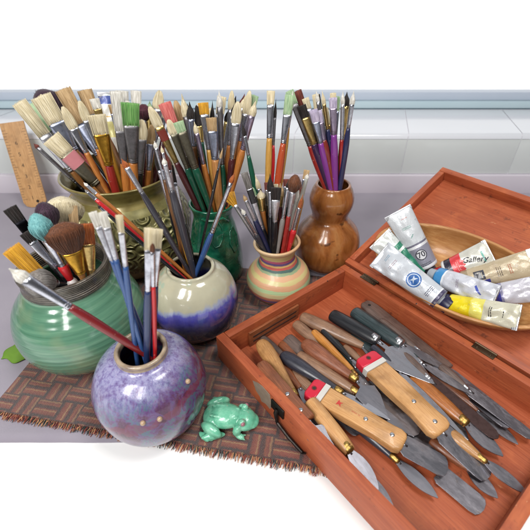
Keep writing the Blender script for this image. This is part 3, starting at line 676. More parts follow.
def fillers(key, n, x0, x1, y0, y1, rx0, rx1, ry0, ry1, dy0, dy1, label, group, seed):
    rg = random.Random(seed)
    for i in range(n):
        t = (i + .5) / n; x = x0 + (x1 - x0) * t + rg.uniform(-4, 4); rx = rx0 + (rx1 - rx0) * t + rg.uniform(-6, 6)
        k = rg.choice(['flat', 'filbert', 'round', 'round', 'flat']); w = rg.uniform(4.5, 8.5)
        brush(key, label, (x, rg.uniform(y0, y1)), (rx, rg.uniform(ry0, ry1)), rg.uniform(dy0, dy1), k, rg.uniform(.09, .2), rg.uniform(.35, .6), w, w * .8, rg.uniform(4.5, 6.5),
              rg.choice(['cream', 'white', 'tan', 'cream', 'dark', 'palegreen', 'redtip']), rg.choice(['silver', 'bluesilver', 'grey', 'palegold', 'silver']), rg.choice(['orange', 'wood', 'black', 'maroon', 'green', 'brownwood', 'navy', 'yellowwood', 'red']), group=group)
fillers('gold', 16, 30, 172, 90, 112, 88, 158, 156, 170, .01, .045, 'half hidden thin brush among the wide ones at the back of the carved pot', 'half hidden brushes at the back of the carved pot', 5)
fillers('green', 14, 176, 258, 92, 112, 200, 222, 199, 203, .008, .03, 'half hidden thin brush at the back of the dark green vase', 'half hidden brushes at the back of the dark green vase', 6)
fillers('stripe', 11, 250, 306, 168, 196, 264, 288, 238, 244, .0, .014, 'half hidden small brush at the back of the striped vase', 'half hidden small brushes in the striped vase', 9)
fillers('gourd', 8, 300, 346, 90, 108, 326, 342, 184, 188, .004, .014, 'half hidden thin brush at the back of the gourd vase', 'half hidden brushes in the gourd vase', 10)
fillers('blue', 3, 150, 170, 146, 165, 180, 190, 256, 262, .0, .01, 'half hidden slender brush leaning left in the drip glaze vase', 'half hidden brushes in the drip glaze vase', 12)
exec_marker = 0

# ================================================================== WOODEN BOX: tray and raised lid
U2 = Vector((.777, .629, 0)).normalized(); V2 = Vector((U2.y, -U2.x, 0))       # across, along
TL = Vector((-.0602, .3287, .0035)); TWD, TLN, TH, TK = .234, .328, .0395, .0115
LTH = R(22)
def boxwood(ax):
    g = NG('orange_stained_wood'); sc = [1, 1, 1]; sc[ax] = .05
    gr = g.noise(420, 4, .65, g.scale(None, tuple(sc))); big = g.noise(20, 4, .6)
    sc2 = [1, 1, 1]; sc2[ax] = .12; gr2 = g.noise(90, 4, .6, g.scale(None, tuple(sc2)))
    c = g.ramp(gr, [(.25, '#8c4327'), (.5, '#a65432'), (.75, '#b5623d')])
    c = g.mix(g.ramp(gr2, [(.4, (0, 0, 0)), (.75, (.7, .7, .7))]), c, '#8c3b1c')
    c = g.mix(g.ramp(big, [(.55, (0, 0, 0)), (.75, (.55, .55, .55))]), c, '#c9703f')
    st = g.noise(60, 5, .7); c = g.mix(g.ramp(st, [(.60, (0, 0, 0)), (.72, (.75, .75, .75))]), c, '#4e2a20')
    fk = g.voro(75); fsel = g.noise(26, 2); c = g.mix(g.m_('MULTIPLY', g.ramp(fk, [(.07, (1, 1, 1)), (.11, (0, 0, 0))]), g.ramp(fsel, [(.60, (0, 0, 0)), (.62, (1, 1, 1))])), c, g.ramp(g.noise(33, 1), [(.4, '#3b2a2a'), (.52, '#a88a70'), (.56, '#4b5260'), (.64, '#6a3a2a')], 'CONSTANT'))
    c = g.mix(g.ramp(g.noise(150, 5, .75, g.scale(None, tuple(.3 if k == ax else 1 for k in range(3)))), [(.66, (0, 0, 0)), (.70, (.55, .55, .55))]), c, '#d8a074')
    return g.set(c, g.m_('ADD', .42, g.m_('MULTIPLY', gr, .25)), bump=g.m_('ADD', gr, g.m_('MULTIPLY', st, .6)), bdist=.0004, bstr=.5)
WX, WY = boxwood(0), boxwood(1)
Mt = frame(TL, U2, V2, U2.cross(V2))
if Mt.to_3x3() @ Vector((0, 0, 1)) != Vector((0, 0, 1)):   # keep z up: x = across, y = along (mirrored sense handled by axes)
    Mt = frame(TL, V2, U2, V2.cross(U2))                   # x along, y across
# local tray frame: x along the long side, y across, z up
boxroot = empty('wooden_box', 'open orange stained wooden box, its tray full of palette knives and its lid leaning back', 'box', mw=Mt)
def open_box(parent, Lx, Wy, H, k, floor_z, names=('side_panel', 'bottom_panel')):
    b = .0011
    obj(names[0], box_bm(0, Lx, 0, k, 0, H, b), WX, parent, ang=50)
    obj(names[0], box_bm(0, Lx, Wy - k, Wy, 0, H, b), WX, parent, ang=50)
    obj(names[0], box_bm(0.0003, k, k + .0003, Wy - k - .0003, .0003, H - .0002, b), WY, parent, ang=50)
    obj(names[0], box_bm(Lx - k, Lx - .0003, k + .0003, Wy - k - .0003, .0003, H - .0002, b), WY, parent, ang=50)
    obj(names[1], box_bm(k - .001, Lx - k + .001, k - .001, Wy - k + .001, .001, floor_z), WX, parent, smooth=False)
open_box(boxroot, TLN, TWD, TH, TK, .005)
# lid: hinged along y = TWD, leaning back 22 degrees
W3 = Vector((0, math.cos(LTH), math.sin(LTH))); N3 = Vector((0, -math.sin(LTH), math.cos(LTH)))
HT = .022     # lid wall height
lo = Vector((-.005, TWD + .0055, TH)) - N3 * HT
lidm = Matrix((Vector((1, 0, 0)), W3, N3)).transposed().to_4x4(); lidm.translation = lo
lid = bpy.data.objects.new('lid', None); lid.empty_display_size = .01; COL.objects.link(lid); lid.parent = boxroot; lid.matrix_local = lidm
LID_L, LID_W = TLN + .005, .247
open_box(lid, LID_L, LID_W, HT, .010, .0045)
LM = Mt @ lidm
brass = metal('#6b5a48', .4); steel = metal('#a7a7ad', .3)
for xx in (.035, .205):
    bm = box_bm(xx, xx + .026, TWD - .007, TWD + .0030, TH + .0002, TH + .0011, .0003)
    tube_bm([(xx, TWD + .0030, TH + .0008), (xx + .026, TWD + .0030, TH + .0008)], .0014, 10, bm)
    for q in (.005, .021):
        b2 = bmesh.ops.create_uvsphere(bm, u_segments=8, v_segments=6, radius=.0011, matrix=Matrix.Translation((xx + q, TWD - .0035, TH + .0011)))
    obj('hinge', bm, brass, boxroot, ang=40)
# hook latch on the near long side, with a worn patch beside it
bm = tube_bm([(.118, -.0016, .030), (.118, -.0035, .024), (.122, -.0045, .012), (.140, -.0040, .006), (.160, -.0030, .004), (.164, -.0030, .009)], [.0022, .0026, .0020, .0018, .0016, .0010], 8)
box_bm(.108, .128, -.0022, -.0002, .022, .036, .0006, bm=bm)
obj('hook_latch', bm, metal('#3c3836', .4), boxroot, ang=40)
bm = outline_bm([(.074, .030), (.080, .018), (.087, .015), (.090, .009), (.097, .013), (.105, .012), (.108, .022), (.104, .0375), (.091, .0385), (.083, .036)], 0, .0004)
bm.transform(Matrix.Rotation(R(90), 4, 'X') @ Matrix.Identity(4))
g = NG('worn_grey_wood'); obj('worn_patch', bm, g.set(g.mix(g.noise(120, 4), '#9a8a7c', '#75604f'), .6), boxroot, smooth=False)

# what leans under the raised lid: a hidden wooden block
Bk = LM @ Vector((LID_L * .5, LID_W * .72, 0))
bm = box_bm(-.06, .06, -.03, .03, 0, Bk.z - .020, .002)
o = obj('wooden_block', bm, rawwood('#b58a5a', '#94693d', 0), None, ang=40); o.matrix_world = Matrix.Translation((Bk.x, Bk.y, .0013)) @ Matrix.Rotation(math.atan2(V2.y, V2.x), 4, 'Z')
tag(o, 'plain wooden block propping up the back of the open box lid', 'block')

def lidray(px, py, k):      # photo pixel -> point on the plane k above the lid's inner floor, lid coordinates
    inv = LM.inverted(); o = inv @ CAM; d = inv.to_3x3() @ ray(px, py); t = (k - o.z) / d.z
    return o + d * t
# ================================================================== BOWL
bc_ = lidray(459, 280, .0445); 
g = NG('bowl_wood'); gr = g.noise(260, 4, .6, g.scale(None, (.12, 1, 1))); c = g.ramp(gr, [(.3, '#a57142'), (.5, '#b98550'), (.7, '#c99964')])
c = g.mix(g.ramp(g.noise(14, 3, .5, g.scale(None, (.3, 1, 1))), [(.45, (0, 0, 0)), (.7, (.45, .45, .45))]), c, '#9c6438')
bowlm = g.set(c, .42, coat=.1, bump=gr, bdist=.0004)
A_, B_ = .120, .063
BM = LM @ Matrix.Translation((.142, .0625, .0052)) @ Matrix.Rotation(R(3), 4, 'Z')
bowl = empty('wooden_bowl', 'oval turned wooden bowl full of paint tubes, resting in the box lid', 'bowl', mw=BM)
rings = []
for s, z in cmr([(.50, 0), (.62, .001), (.78, .010), (.92, .024), (.985, .036), (1.0, .041)], 3): rings.append(ell(A_ * s, B_ * s, z, 72))
for ds, z in ((.9975, .0422), (.985, .0427), (.965, .0427), (.952, .0420)): rings.append(ell(A_ * ds, B_ * (ds - .012 * (1 - ds) / .048), z, 72))
for s, z in cmr([(.945, .039), (.90, .028), (.78, .015), (.60, .0075), (.3, .0052)], 3): rings.append(ell(A_ * s, B_ * (s - .012), z, 72))
bm = bmesh.new(); loft(bm, rings); obj('body', bm, bowlm, bowl)

# ================================================================== PAINT TUBES
def paint_tube(label, cap_px, cap_k, end_px, end_k, rpx, wpx, base, bands=(), capc='#20242c', capr=.62, twist=0, crumple=.0008, marks=None, fold=.004, world=False, soot=.25, capl=.014):
    if world: Pc, Pe, upv = cap_px, end_px, cap_k
    else:
        Pc = LM @ lidray(*cap_px, cap_k); Pe = LM @ lidray(*end_px, end_k); upv = (CAM - (Pc + Pe) / 2)
    d = (Pe - Pc); L = d.length; d.normalize(); s = upv.cross(d).normalized(); u = d.cross(s).normalized()
    m = frame(Pc, s, u, d) @ Matrix.Rotation(R(twist), 4, 'Z')      # local: x across, y towards viewer, z along
    rad = 1.08 * rpx * depth(Pc) / FPX if not world else rpx; hw = 1.1 * wpx * depth(Pe) / FPX / 2 if not world else wpx / 2
    root = empty('paint_tube', label, 'paint tube', 'paint tubes', mw=m)
    z0 = capl; sd = len(label)
    def sec(t):      # t 0..1 along the body: half width, half thickness
        k = t ** 1.1; return rad + (hw - rad) * k, rad * (1 - t) ** .62 * .97 + .0007
    def surf(x, t, lift=0):
        a, b = sec(t); q = max(-1, min(1, x / a)); y = b * math.sqrt(max(0, 1 - q * q)) if t < .97 else b
        n = mnoise.noise(Vector((x * 130 + sd, t * 7, sd))) * crumple * 2.3 * min(1, 3 * t)
        return Vector((x, y + n + lift, z0 + (L - z0) * t))
    rings = [ell(rad * .45, rad * .45, z0 - .004, 40), ell(rad * .5, rad * .5, z0 - .0015, 40), ell(rad * .9, rad * .9, z0 - .0002, 40)]
    N = 40
    for i in range(N + 1):
        t = i / N; a, b = sec(t); ring = []
        for p in ell(1, 1, 0, 40):
            n = mnoise.noise(Vector((p.x * a * 130 + sd, t * 7, sd + (0 if p.y >= 0 else 9)))) * crumple * 2.3 * min(1, 3 * t)
            ring.append(Vector((p.x * a, p.y * b + n, z0 + (L - z0) * t)))
        rings.append(ring)
    bm = bmesh.new(); loft(bm, rings)
    g = NG('tube_skin'); X, Y, Z = g.xyz(); t = g.m_('DIVIDE', g.m_('SUBTRACT', Z, z0), L - z0)
    c = base; 
    for (a, b, col) in bands: c = g.mix(g.band(g.m_('ADD', t, g.m_('MULTIPLY', g.m_('SUBTRACT', g.noise(35, 2), .5), .0)), a, b), c, col)
    sm = g.noise(120, 5, .7); c = g.mix(g.ramp(sm, [(.60, (0, 0, 0)), (.70, (soot * 2,) * 3)]), c, '#6f6a72')
    c = g.mix(g.ramp(g.noise(45, 4, .6), [(.58, (0, 0, 0)), (.68, (.55, .55, .55))]), c, '#cfcdc9')
    g.set(c, .3, .1, coat=.25, bump=g.m_('ADD', g.noise(150, 4, .6, g.scale(None, (1, 1, .5))), sm), bdist=.0009, bstr=.6)
    obj('body', bm, g.m, root)
    # crimped end, folded over twice
    cw = hw + .0002; bm = box_bm(-cw, cw, -.0012, .0016, L - .006, L, .0006)
    for k in range(3): box_bm(-cw - .0001, cw + .0001, -.0014, .0018, L - .0052 + .0017 * k, L - .0044 + .0017 * k, .0002, bm=bm)
    obj('crimped_end', bm, metal('#c9cace', .35) if base != '#e9e9e6' else plastic('#e6e6e4', .35), root, ang=40)
    # ridged cap
    bm = bmesh.new(); rings = []
    for zz, k in ((0, .86), (.0008, 1), (z0 - .004, 1.0), (z0 - .003, .95)):
        rings.append([Vector((rad * capr * k * (1 + .035 * (i % 2)) * math.cos(2 * math.pi * i / 36), rad * capr * k * (1 + .035 * (i % 2)) * math.sin(2 * math.pi * i / 36), zz)) for i in range(36)])
    loft(bm, rings); obj('cap', bm, plastic(capc, .35), root, ang=35)
    # printing laid on the skin
    inks = {}
    for mk in (marks or []):
        kind, t, x, size, col = mk[:5]
        if kind == 'text': b = text_mesh(mk[5], size, mk[6] if len(mk) > 6 else 0, .0002 if size > .006 else .00005); ang = mk[7] if len(mk) > 7 else 90
        elif kind == 'lines':
            b = bmesh.new(); ang = mk[6] if len(mk) > 6 else 90; rl = random.Random(sd + int(t * 100))
            for k in range(mk[5]):
                w = -size
                while w < size:
                    e = w + rl.uniform(.0008, .0030); yy = -k * .0021
                    b.faces.new([b.verts.new(p) for p in ((w, yy, 0), (min(e, size), yy, 0), (min(e, size), yy + .0009, 0), (w, yy + .0009, 0))]); w = e + .0006
        elif kind == 'disc':
            b = bmesh.new(); bmesh.ops.create_circle(b, cap_ends=True, segments=40, radius=size); ang = 0
        elif kind == 'ring':
            b = bmesh.new(); n = 40
            vi = [b.verts.new((size * math.cos(2 * math.pi * i / n), size * math.sin(2 * math.pi * i / n), 0)) for i in range(n)]
            vo = [b.verts.new((size * .86 * math.cos(2 * math.pi * i / n), size * .86 * math.sin(2 * math.pi * i / n), 0)) for i in range(n)]
            for i in range(n): b.faces.new((vi[i], vi[(i + 1) % n], vo[(i + 1) % n], vo[i]))
            ang = 0
        elif kind == 'poly':
            b = bmesh.new(); b.faces.new([b.verts.new((p[0] * size, p[1] * size, 0)) for p in mk[5]]); ang = mk[6] if len(mk) > 6 else 0
        bmesh.ops.triangulate(b, faces=b.faces[:])
        for _ in range(2):
            lng = [e for e in b.edges if e.calc_length() > .0022]
            if lng: bmesh.ops.subdivide_edges(b, edges=lng, cuts=2)
            bmesh.ops.triangulate(b, faces=b.faces[:])
        ca, sa = math.cos(R(ang)), math.sin(R(ang))
        for v in b.verts:
            px_, py_ = v.co.x * ca - v.co.y * sa, v.co.x * sa + v.co.y * ca
            tt = t + (py_) / (L - z0); v.co = surf(x - px_, max(0, min(.985, tt)), .00022 + .00006 * (mk[0] in ('text', 'lines', 'ring', 'poly')))
        obj('lettering' if kind in ('text', 'lines') else 'printed_mark', b, paint(col, .45), root, recalc=False)
    return root
# local printing: angle 90 reads along the tube, 0 reads across it
paint_tube('white tube standing highest in the bowl, with 70 in a roundel and grey base', (432, 274), .016, (397, 211), .092, 9.5, 25, '#c4c8cc',
    bands=[(0, .36, '#8c8b99'), (.36, .40, '#d9d9dc'), (.40, .43, '#6e6c7c'), (.0, .05, '#d5d5da')], capc='#3a3a44', crumple=.0005,
    marks=[('disc', .24, 0, .0062, '#d6d6da'), ('ring', .24, 0, .0074, '#34343f'), ('text', .24, 0, .0108, '#2b2b36', '70', 0, 0), ('lines', .07, 0, .007, '#3a3a46', 2, 180), ('lines', .56, -.001, .003, '#2f8a78', 1, 220), ('lines', .70, 0, .006, '#8fb7b0', 2, 180), ('lines', .86, -.003, .004, '#cf8f8a', 1, 180)])
paint_tube('green and white tube squeezed between the two white tubes at the left', (426, 282), .014, (379, 238), .066, 8.5, 24, '#c8ccc9',
    bands=[(0, .55, '#2c7a60'), (.55, .60, '#d9dcd8'), (.60, .70, '#2c7a60')], capc='#24463c', crumple=.0009, marks=[('lines', .3, 0, .006, '#d8e4de', 2, 180)])
paint_tube('white tube with a round blue emblem lying over the left rim of the bowl', (450, 307), .040, (379, 254), .066, 10.0, 27, '#c3c8cf',
    bands=[(0, .05, '#4a4660'), (.05, .07, '#dddfe2')], capc='#1c1a3c', crumple=.0012, capr=.8,
    marks=[('disc', .40, 0, .0098, '#2f63a8'), ('ring', .40, 0, .0082, '#c9d6e6'), ('poly', .40, 0, .0055, '#c9d6e6', [(-.8, -.5), (0, -.15), (.9, -.6), (.5, .1), (.9, .6), (.1, .35), (-.7, .7), (-.3, .1)]),
           ('lines', .14, 0, .007, '#3b3b58', 3, 180), ('lines', .74, 0, .007, '#a48f98', 2, 180), ('lines', .86, -.002, .005, '#7fa0b4', 2, 180)])
paint_tube('white tube with red and black bands and script lettering at the back of the bowl', (436, 275), .022, (492, 253), .056, 9.5, 27, '#c6c5bb',
    bands=[(.02, .06, '#d8d8d8'), (.06, .20, '#2d2a38'), (.20, .42, '#cf3f45')], capc='#c43038', crumple=.0005, fold=.002,
    marks=[('poly', .43, 0, .009, '#cf3f45', [(-.9, -.3), (-.3, -.3), (.3, -.3), (.9, -.3), (.7, .15), (.35, -.05), (.1, .35), (-.2, 0), (-.5, .3)]), ('lines', .31, 0, .006, '#e9a7a2', 2, 180),
           ('text', .66, .0005, .0100, '#23242e', 'Gallery', .3, 72), ('poly', .84, 0, .008, '#6fb3a6', [(-.9, -.15), (.9, -.15), (.9, .1), (-.9, .1)])])
paint_tube('crumpled white tube with a blue collar across the middle of the bowl', (430, 274), .034, (497, 297), .060, 9.0, 22, '#c5c7d0',
    bands=[(0, .14, '#3f86bd'), (.14, .17, '#e4e6ea')], capc='#9aa0a8', crumple=.0020, marks=[('poly', .72, 0, .008, '#4553a8', [(-.7, -.5), (-.4, -.6), (.2, .1), (.6, .6), (.45, .75), (-.1, .2)]), ('lines', .4, 0, .005, '#9c8fa6', 2, 180)])
paint_tube('beige tube with a dark square badge at the right of the bowl', (452, 284), .026, (536, 262), .056, 9.5, 26, '#b8a88c',
    bands=[(0, .10, '#9a8a70'), (.46, .5, '#b3a288')], capc='#7a2f38', crumple=.0008,
    marks=[('poly', .25, .0015, .0060, '#2a2a38', [(-1, -1), (1, -1), (1, 1), (-1, 1)]), ('lines', .24, .0015, .0042, '#c9bda2', 3, 180), ('poly', .30, -.0075, .006, '#3a3a86', [(-.35, -1), (.35, -1), (.35, 1), (-.35, 1)]), ('lines', .50, 0, .006, '#5a4c40', 3, 180), ('lines', .66, 0, .006, '#b5694e', 2, 180)])
paint_tube('white and violet blue tube under the crumpled one at the right of the bowl', (462, 300), .030, (540, 288), .052, 9.0, 24, '#bdbbc4',
    bands=[(0, .10, '#5a4a8a'), (.22, .42, '#3d3f92'), (.42, .46, '#8c8aa8')], capc='#b9b6bd', crumple=.0014, marks=[('lines', .16, 0, .006, '#6a4a5a', 2, 180)])
paint_tube('bright yellow tube smeared white, nearest in the bowl', (440, 301), .034, (520, 318), .060, 8.5, 24, '#c9c6b2',
    bands=[(0, .34, '#e3cf1e'), (.34, .52, '#ddd469')], capc='#231f3a', capr=.9, crumple=.0016, marks=[('lines', .62, 0, .006, '#3a3a3a', 2, 180), ('lines', .8, 0, .004, '#3a3a3a', 1, 180)])
# a label tube standing among the brushes of the carved pot
tp = aty(122, 172, .57); te = aty(109, 92, .60)
paint_tube('white tube with blue and pale yellow stripes standing upright among the wide brushes', tp, (CAM - tp), te, 0, .010, .032, '#d9d8d2',
    bands=[(.84, .95, '#3c4f95'), (.95, 1, '#cfd6d6'), (.38, .6, '#d9d08a'), (.66, .68, '#c9a66a')], capc='#cfcfcf', world=True, crumple=.0006)['group'] = 'paint tubes'

# ================================================================== KNIVES IN THE TRAY
TI = Mt.inverted(); FZ = .0035 + .005       # floor of the tray, world z
def knife_frame(p0, p1):
    d = (p1 - p0); L = d.length; d.normalize(); s = Vector((0, 0, 1)).cross(d).normalized(); u = d.cross(s)
    return frame(p0, d, s, u), L
def leaf(L, w, tip=.35, base=.35, n=10):
    pts = []
    for i in range(n + 1):
        t = i / n; h = w / 2 * (base + (1 - base) * math.sin(min(1, t / .45) * math.pi / 2)) if t < .45 else w / 2 * (1 - ((t - .45) / .55) ** 2.2 * (1 - tip * .2))
        pts.append((L * t, max(h, w * .03)))
    return pts + [(x, -y) for x, y in reversed(pts)]
def spade(L, w, neck=.25):
    a = L * neck; pts = [(0, w * .12), (a * .5, w * .10), (a, w * .16), (a + L * .06, w * .44), (a + L * .14, w * .5), (L * .97, w * .36), (L, w * .30)]
    return pts + [(x, -y) for x, y in reversed(pts)]
def strip(L, w):
    pts = [(0, w * .38), (L * .08, w * .5), (L * .8, w * .5), (L * .93, w * .44), (L * .98, w * .28), (L, .0006)]
    return pts + [(x, -y) for x, y in reversed(pts)]
def trowel(L, w):
    a = L * .22; pts = [(0, w * .08), (a * .9, w * .07), (a, w * .18), (a + L * .08, w * .5), (a + L * .3, w * .46), (L * .95, w * .08), (L, .0004)]
    return pts + [(x, -y) for x, y in reversed(pts)]
BL = dict(leaf=leaf, spade=spade, strip=strip, trowel=trowel)
def knife(label, p0, p1, p2, z0, z1, z2, w, kind, hm, blade, bw, bm_, ferr='gold', name='palette_knife', cat='palette knife', capc=None, rivets=(), tilt=0, group='palette knives and scrapers in the tray', thick=None, hole=False, mark=False, crank=0):
    A = atz(*p0, FZ + z0); B = atz(*p1, FZ + z1); m, L = knife_frame(A, B); m = m @ Matrix.Rotation(R(tilt), 4, 'X')
    root = empty(name, label, cat, group, mw=m); wm = w * (1.0 if kind == 'board' else 1.2) * depth((A + B) / 2) / FPX; r = wm / 2
    if kind == 'turned':
        prof = [(0, r * .12), (.012, r * .5), (.05, r * .80), (.16, r * 1.0), (.36, r * .98), (.62, r * .72), (.80, r * .54), (.93, r * .46), (1, r * .42)]
    elif kind == 'slim':
        prof = [(0, r * .3), (.01, r * .62), (.06, r * .85), (.3, r), (.7, r * .82), (.93, r * .58), (1, r * .5)]
    elif kind == 'fat':
        prof = [(0, r * .3), (.02, r * .74), (.07, r * .93), (.3, r), (.7, r * .98), (.94, r * .84), (1, r * .66)]
    if kind in ('turned', 'slim', 'fat'):
        rings = [[Vector((t * L, q.x, q.y * .82)) for q in ell(rr, rr, 0, 20)] for t, rr in cmr(prof, 4)]
        b = bmesh.new(); loft(b, rings); obj('handle', b, hm, root); re_ = prof[-1][1]
        if ferr:
            b = bmesh.new(); loft(b, [[Vector((L + x, q.x, q.y)) for q in ell(k, k, 0, 16)] for x, k in ((-.009, re_ * 1.06), (-.0085, re_ * 1.14), (-.004, re_ * 1.12), (-.0035, re_ * 1.04), (-.002, re_ * 1.1), (.0, re_ * .96), (.0012, re_ * .5))])
            obj('ferrule', b, metal('#b08f52', .35) if ferr == 'gold' else metal('#b9b9be', .3), root)
    else:      # board: flat riveted handle
        th = thick or wm * .42
        out = [(0, r * .78), (L * .03, r * .95), (L * .10, r), (L * .45, r * .90), (L * .72, r * .80), (L * .93, r * .98), (L * .985, r * .80), (L, r * .5)] if kind == 'board' else \
              [(0, r * .42), (L * .03, r * .72), (L * .12, r * .9), (L * .35, r * .78), (L * .7, r * .84), (L * .95, r), (L, r * .92)]
        x0 = L * .18 if capc else 0
        body = [(x, y) for x, y in out if x >= x0]
        if capc: body = [(x0, r * 1.0)] + body
        b = outline_bm(body + [(x, -y) for x, y in reversed(body)], -th / 2, th / 2, min(th * .3, .0028), 3); obj('handle', b, hm, root, ang=50)
        if capc:
            cp = [(0, r * .72), (L * .012, r * .92), (L * .035, r * 1.03), (L * .125, r * 1.06)]; b = outline_bm(cp + [(x, -y) for x, y in reversed(cp)], -th * .53, th * .53, .0018, 3)
            obj('red_cap', b, plastic(capc, .3), root, ang=50)
            b = box_bm(L * .125, x0 + .0002, -r * 1.03, r * 1.03, -th * .52, th * .52, .0004); obj('white_band', b, plastic('#cfccc6', .4), root, ang=40)
            b = bmesh.new(); loft(b, [ell(k, k, zz, 20, cx=L * .058) for k, zz in ((.0031, th * .531), (.0031, th * .545), (.0022, th * .545), (.0020, th * .533))]); obj('hole_rim', b, plastic('#8a1420', .4), root, ang=40)
            b = bmesh.new(); loft(b, [ell(.0021, .0021, th * .532, 16, cx=L * .058), ell(.0021, .0021, th * .536, 16, cx=L * .058)]); obj('hanging_hole', b, plastic('#3a2a22', .8), root, smooth=False)
        if hole:
            b = bmesh.new(); loft(b, [ell(.0022, .0022, th / 2 - .001, 16, cx=.010), ell(.0022, .0022, th / 2 + .0001, 16, cx=.010)]); obj('hanging_hole', b, plastic('#141210', .8), root, smooth=False)
        for q in rivets:
            b = bmesh.new(); k = min(.0024, r * .3); loft(b, [ell(k * s, k * s, th / 2 + zz, 16, cx=L * q) for s, zz in ((1, -.0004), (1, .0003), (.8, .0006), (.3, .0008))]); obj('rivet', b, metal('#bfc0c4', .25), root)
        if mark:
            b = text_mesh('lllllll lll', .0040); b.transform(Matrix.Translation((L * .52, -.001, th / 2 + .00012))); bmesh.ops.scale(b, vec=(1, .6, 1), verts=b.verts)
            obj('stamp', b, paint('#b5402f', .5), root, smooth=False, recalc=False)
            b = bmesh.new(); b.faces.new([b.verts.new((L * .34 + x * .0042, y * .0042, th / 2 + .00015)) for x, y in ((-.6, -.8), (.1, -.4), (.8, -.9), (.4, .0), (.9, .6), (.1, .35), (-.4, .9), (-.5, .1))])
            obj('stamp', b, paint('#c2352c', .5), root, smooth=False)
    if blade:
        C = atz(*p2, FZ + z2); e = m.inverted() @ C; bl = Vector((e.x - L, e.y, e.z)); Lb = bl.length
        dx = bl.normalized(); sy = Vector((0, 0, 1)).cross(dx).normalized(); mm = frame(Vector((L - .002, 0, 0)), dx, sy, dx.cross(sy))
        bwm = bw * depth(C) / FPX
        if crank:
            obj('shank', tube_bm([Vector((L - .003, 0, 0)), Vector((L + .012, 0, 0)), Vector((L + .018, 0, crank)), Vector((L + .026, 0, crank * 1.1))], [.0019, .0016, .0015, .0013], 8), metal('#b5b5bb', .25), root)
            mm = frame(Vector((L + .020, 0, crank)), dx, sy, dx.cross(sy)); Lb -= .020
        b = outline_bm(BL[blade](Lb, bwm), -.0005, .0005, .0002, 1)
        bmesh.ops.triangulate(b, faces=[f for f in b.faces if len(f.verts) > 4]); b.transform(mm)
        obj('blade', b, bm_, root, smooth=False)
        b = tube_bm([Vector((L - .003, 0, 0)), mm @ Vector((Lb * .12, 0, .0002))], [.0020, .0012], 8); obj('tang', b, metal('#8d8d92', .3), root)
    return root
st1 = metal('#a9a9b0', .24, .1); st2 = metal('#94939b', .28, .25); st3 = metal('#7d7a80', .34, .45); rust = metal('#5d4a48', .45, .0); 
hw_tan = rawwood('#b98955', '#96683a', 0); hw_brown = rawwood('#8d5435', '#6b3a22', 0); hw_red = rawwood('#935a40', '#744028', 0); hw_grey = rawwood('#97745a', '#775744', 0)
hw_orange = rawwood('#c98a45', '#a86a2c', 0, .3); hw_dark = rawwood('#3b3c48', '#26272f', 0, .35); hw_black = rawwood('#26282d', '#16171a', 0, .35); hw_teal = rawwood('#39474a', '#262f31', 0, .35)
hw_light = rawwood('#cfa06b', '#b6824e', 0, .4); hw_rust = rawwood('#b06d35', '#8c4f22', 0, .35); hw_dull = rawwood('#6d5a52', '#4f413c', 0, .5)
K = knife
# bottom layer, far side first
K('wide greyish wood scraper with a hanging hole by the hinge wall', (364, 303), (446, 371), (497, 412), .010, .008, .006, 17, 'handle', hw_dull, 'strip', 17, st3, hole=True, thick=.008, name='scraper', cat='scraper')
K('dark teal handled knife with silver end beside the holed scraper', (353, 311), (402, 345), (452, 372), .017, .020, .014, 13, 'fat', hw_teal, 'leaf', 11, st2, 'silver')
K('black handled knife with a heavy silver collar near the middle of the tray', (331, 314), (378, 341), (436, 385), .016, .020, .018, 13, 'fat', hw_black, 'trowel', 36, st1, 'silver')
K('worn grey brown handled knife lying across the far end of the tray', (301, 316), (363, 346), (395, 372), .012, .010, .004, 12, 'slim', hw_grey, 'leaf', 12, st3, None)
K('thin dark green handled knife between the orange and grey brown ones', (334, 340), (356, 368), (368, 388), .006, .008, .005, 6, 'slim', hw_teal, 'leaf', 7, st2, 'silver')
K('slim tan brown handle deep beside the thin green one', (344, 346), (366, 366), (392, 398), .004, .004, .004, 7, 'slim', hw_grey, 'leaf', 8, st3, None)
K('slender bright orange wooden handle curving between brown ones', (313, 331), (357, 376), (384, 402), .013, .014, .008, 8, 'slim', hw_orange, 'leaf', 9, st2, 'gold')
K('tan handle partly hidden behind the red brown one', (295, 323), (322, 346), (350, 370), .009, .008, .006, 10, 'slim', hw_grey, 'leaf', 8, st3, None)
K('dark grey wood handle at the left end of the handle pile', (287, 338), (306, 357), (330, 385), .007, .006, .004, 12, 'fat', hw_dull, 'leaf', 10, st3, None)
K('short chestnut handle beside the dark grey one', (281, 343), (300, 360), (318, 380), .004, .004, .003, 10, 'slim', hw_brown, 'leaf', 8, st3, None)
K('red brown turned handle with brass collar and a flared steel blade', (303, 342), (357, 380), (390, 421), .020, .021, .016, 14, 'turned', hw_red, 'trowel', 26, st2)
K('pale brown straight handle with brass collar beside the red brown one', (298, 354), (358, 393), (416, 438), .014, .015, .012, 11, 'slim', hw_grey, 'leaf', 12, st2)
K('dark blue grey turned handle with a long thin blade', (281, 354), (342, 393), (392, 421), .014, .014, .022, 13, 'turned', hw_dark, 'leaf', 9, st1)
K('golden tan turned handle with brass collar and cranked silver neck', (260, 341), (296, 397), (322, 440), .022, .018, .008, 14, 'turned', hw_tan, 'spade', 20, st2, crank=-.002)
K('brown riveted handle closest to the near wall of the tray', (260, 363), (308, 421), (332, 456), .031, .029, .016, 14, 'handle', hw_brown, 'spade', 24, st2, None, rivets=(.60, .86), thick=.008)
K('thick rounded honey coloured handle in front of the second red cap', (309, 400), (350, 452), (380, 492), .022, .018, .010, 14, 'fat', hw_light, 'leaf', 18, st2)
K('rust orange wooden handle near the right corner of the tray', (411, 377), (467, 424), (505, 458), .010, .012, .008, 15, 'slim', hw_rust, 'leaf', 18, st2)
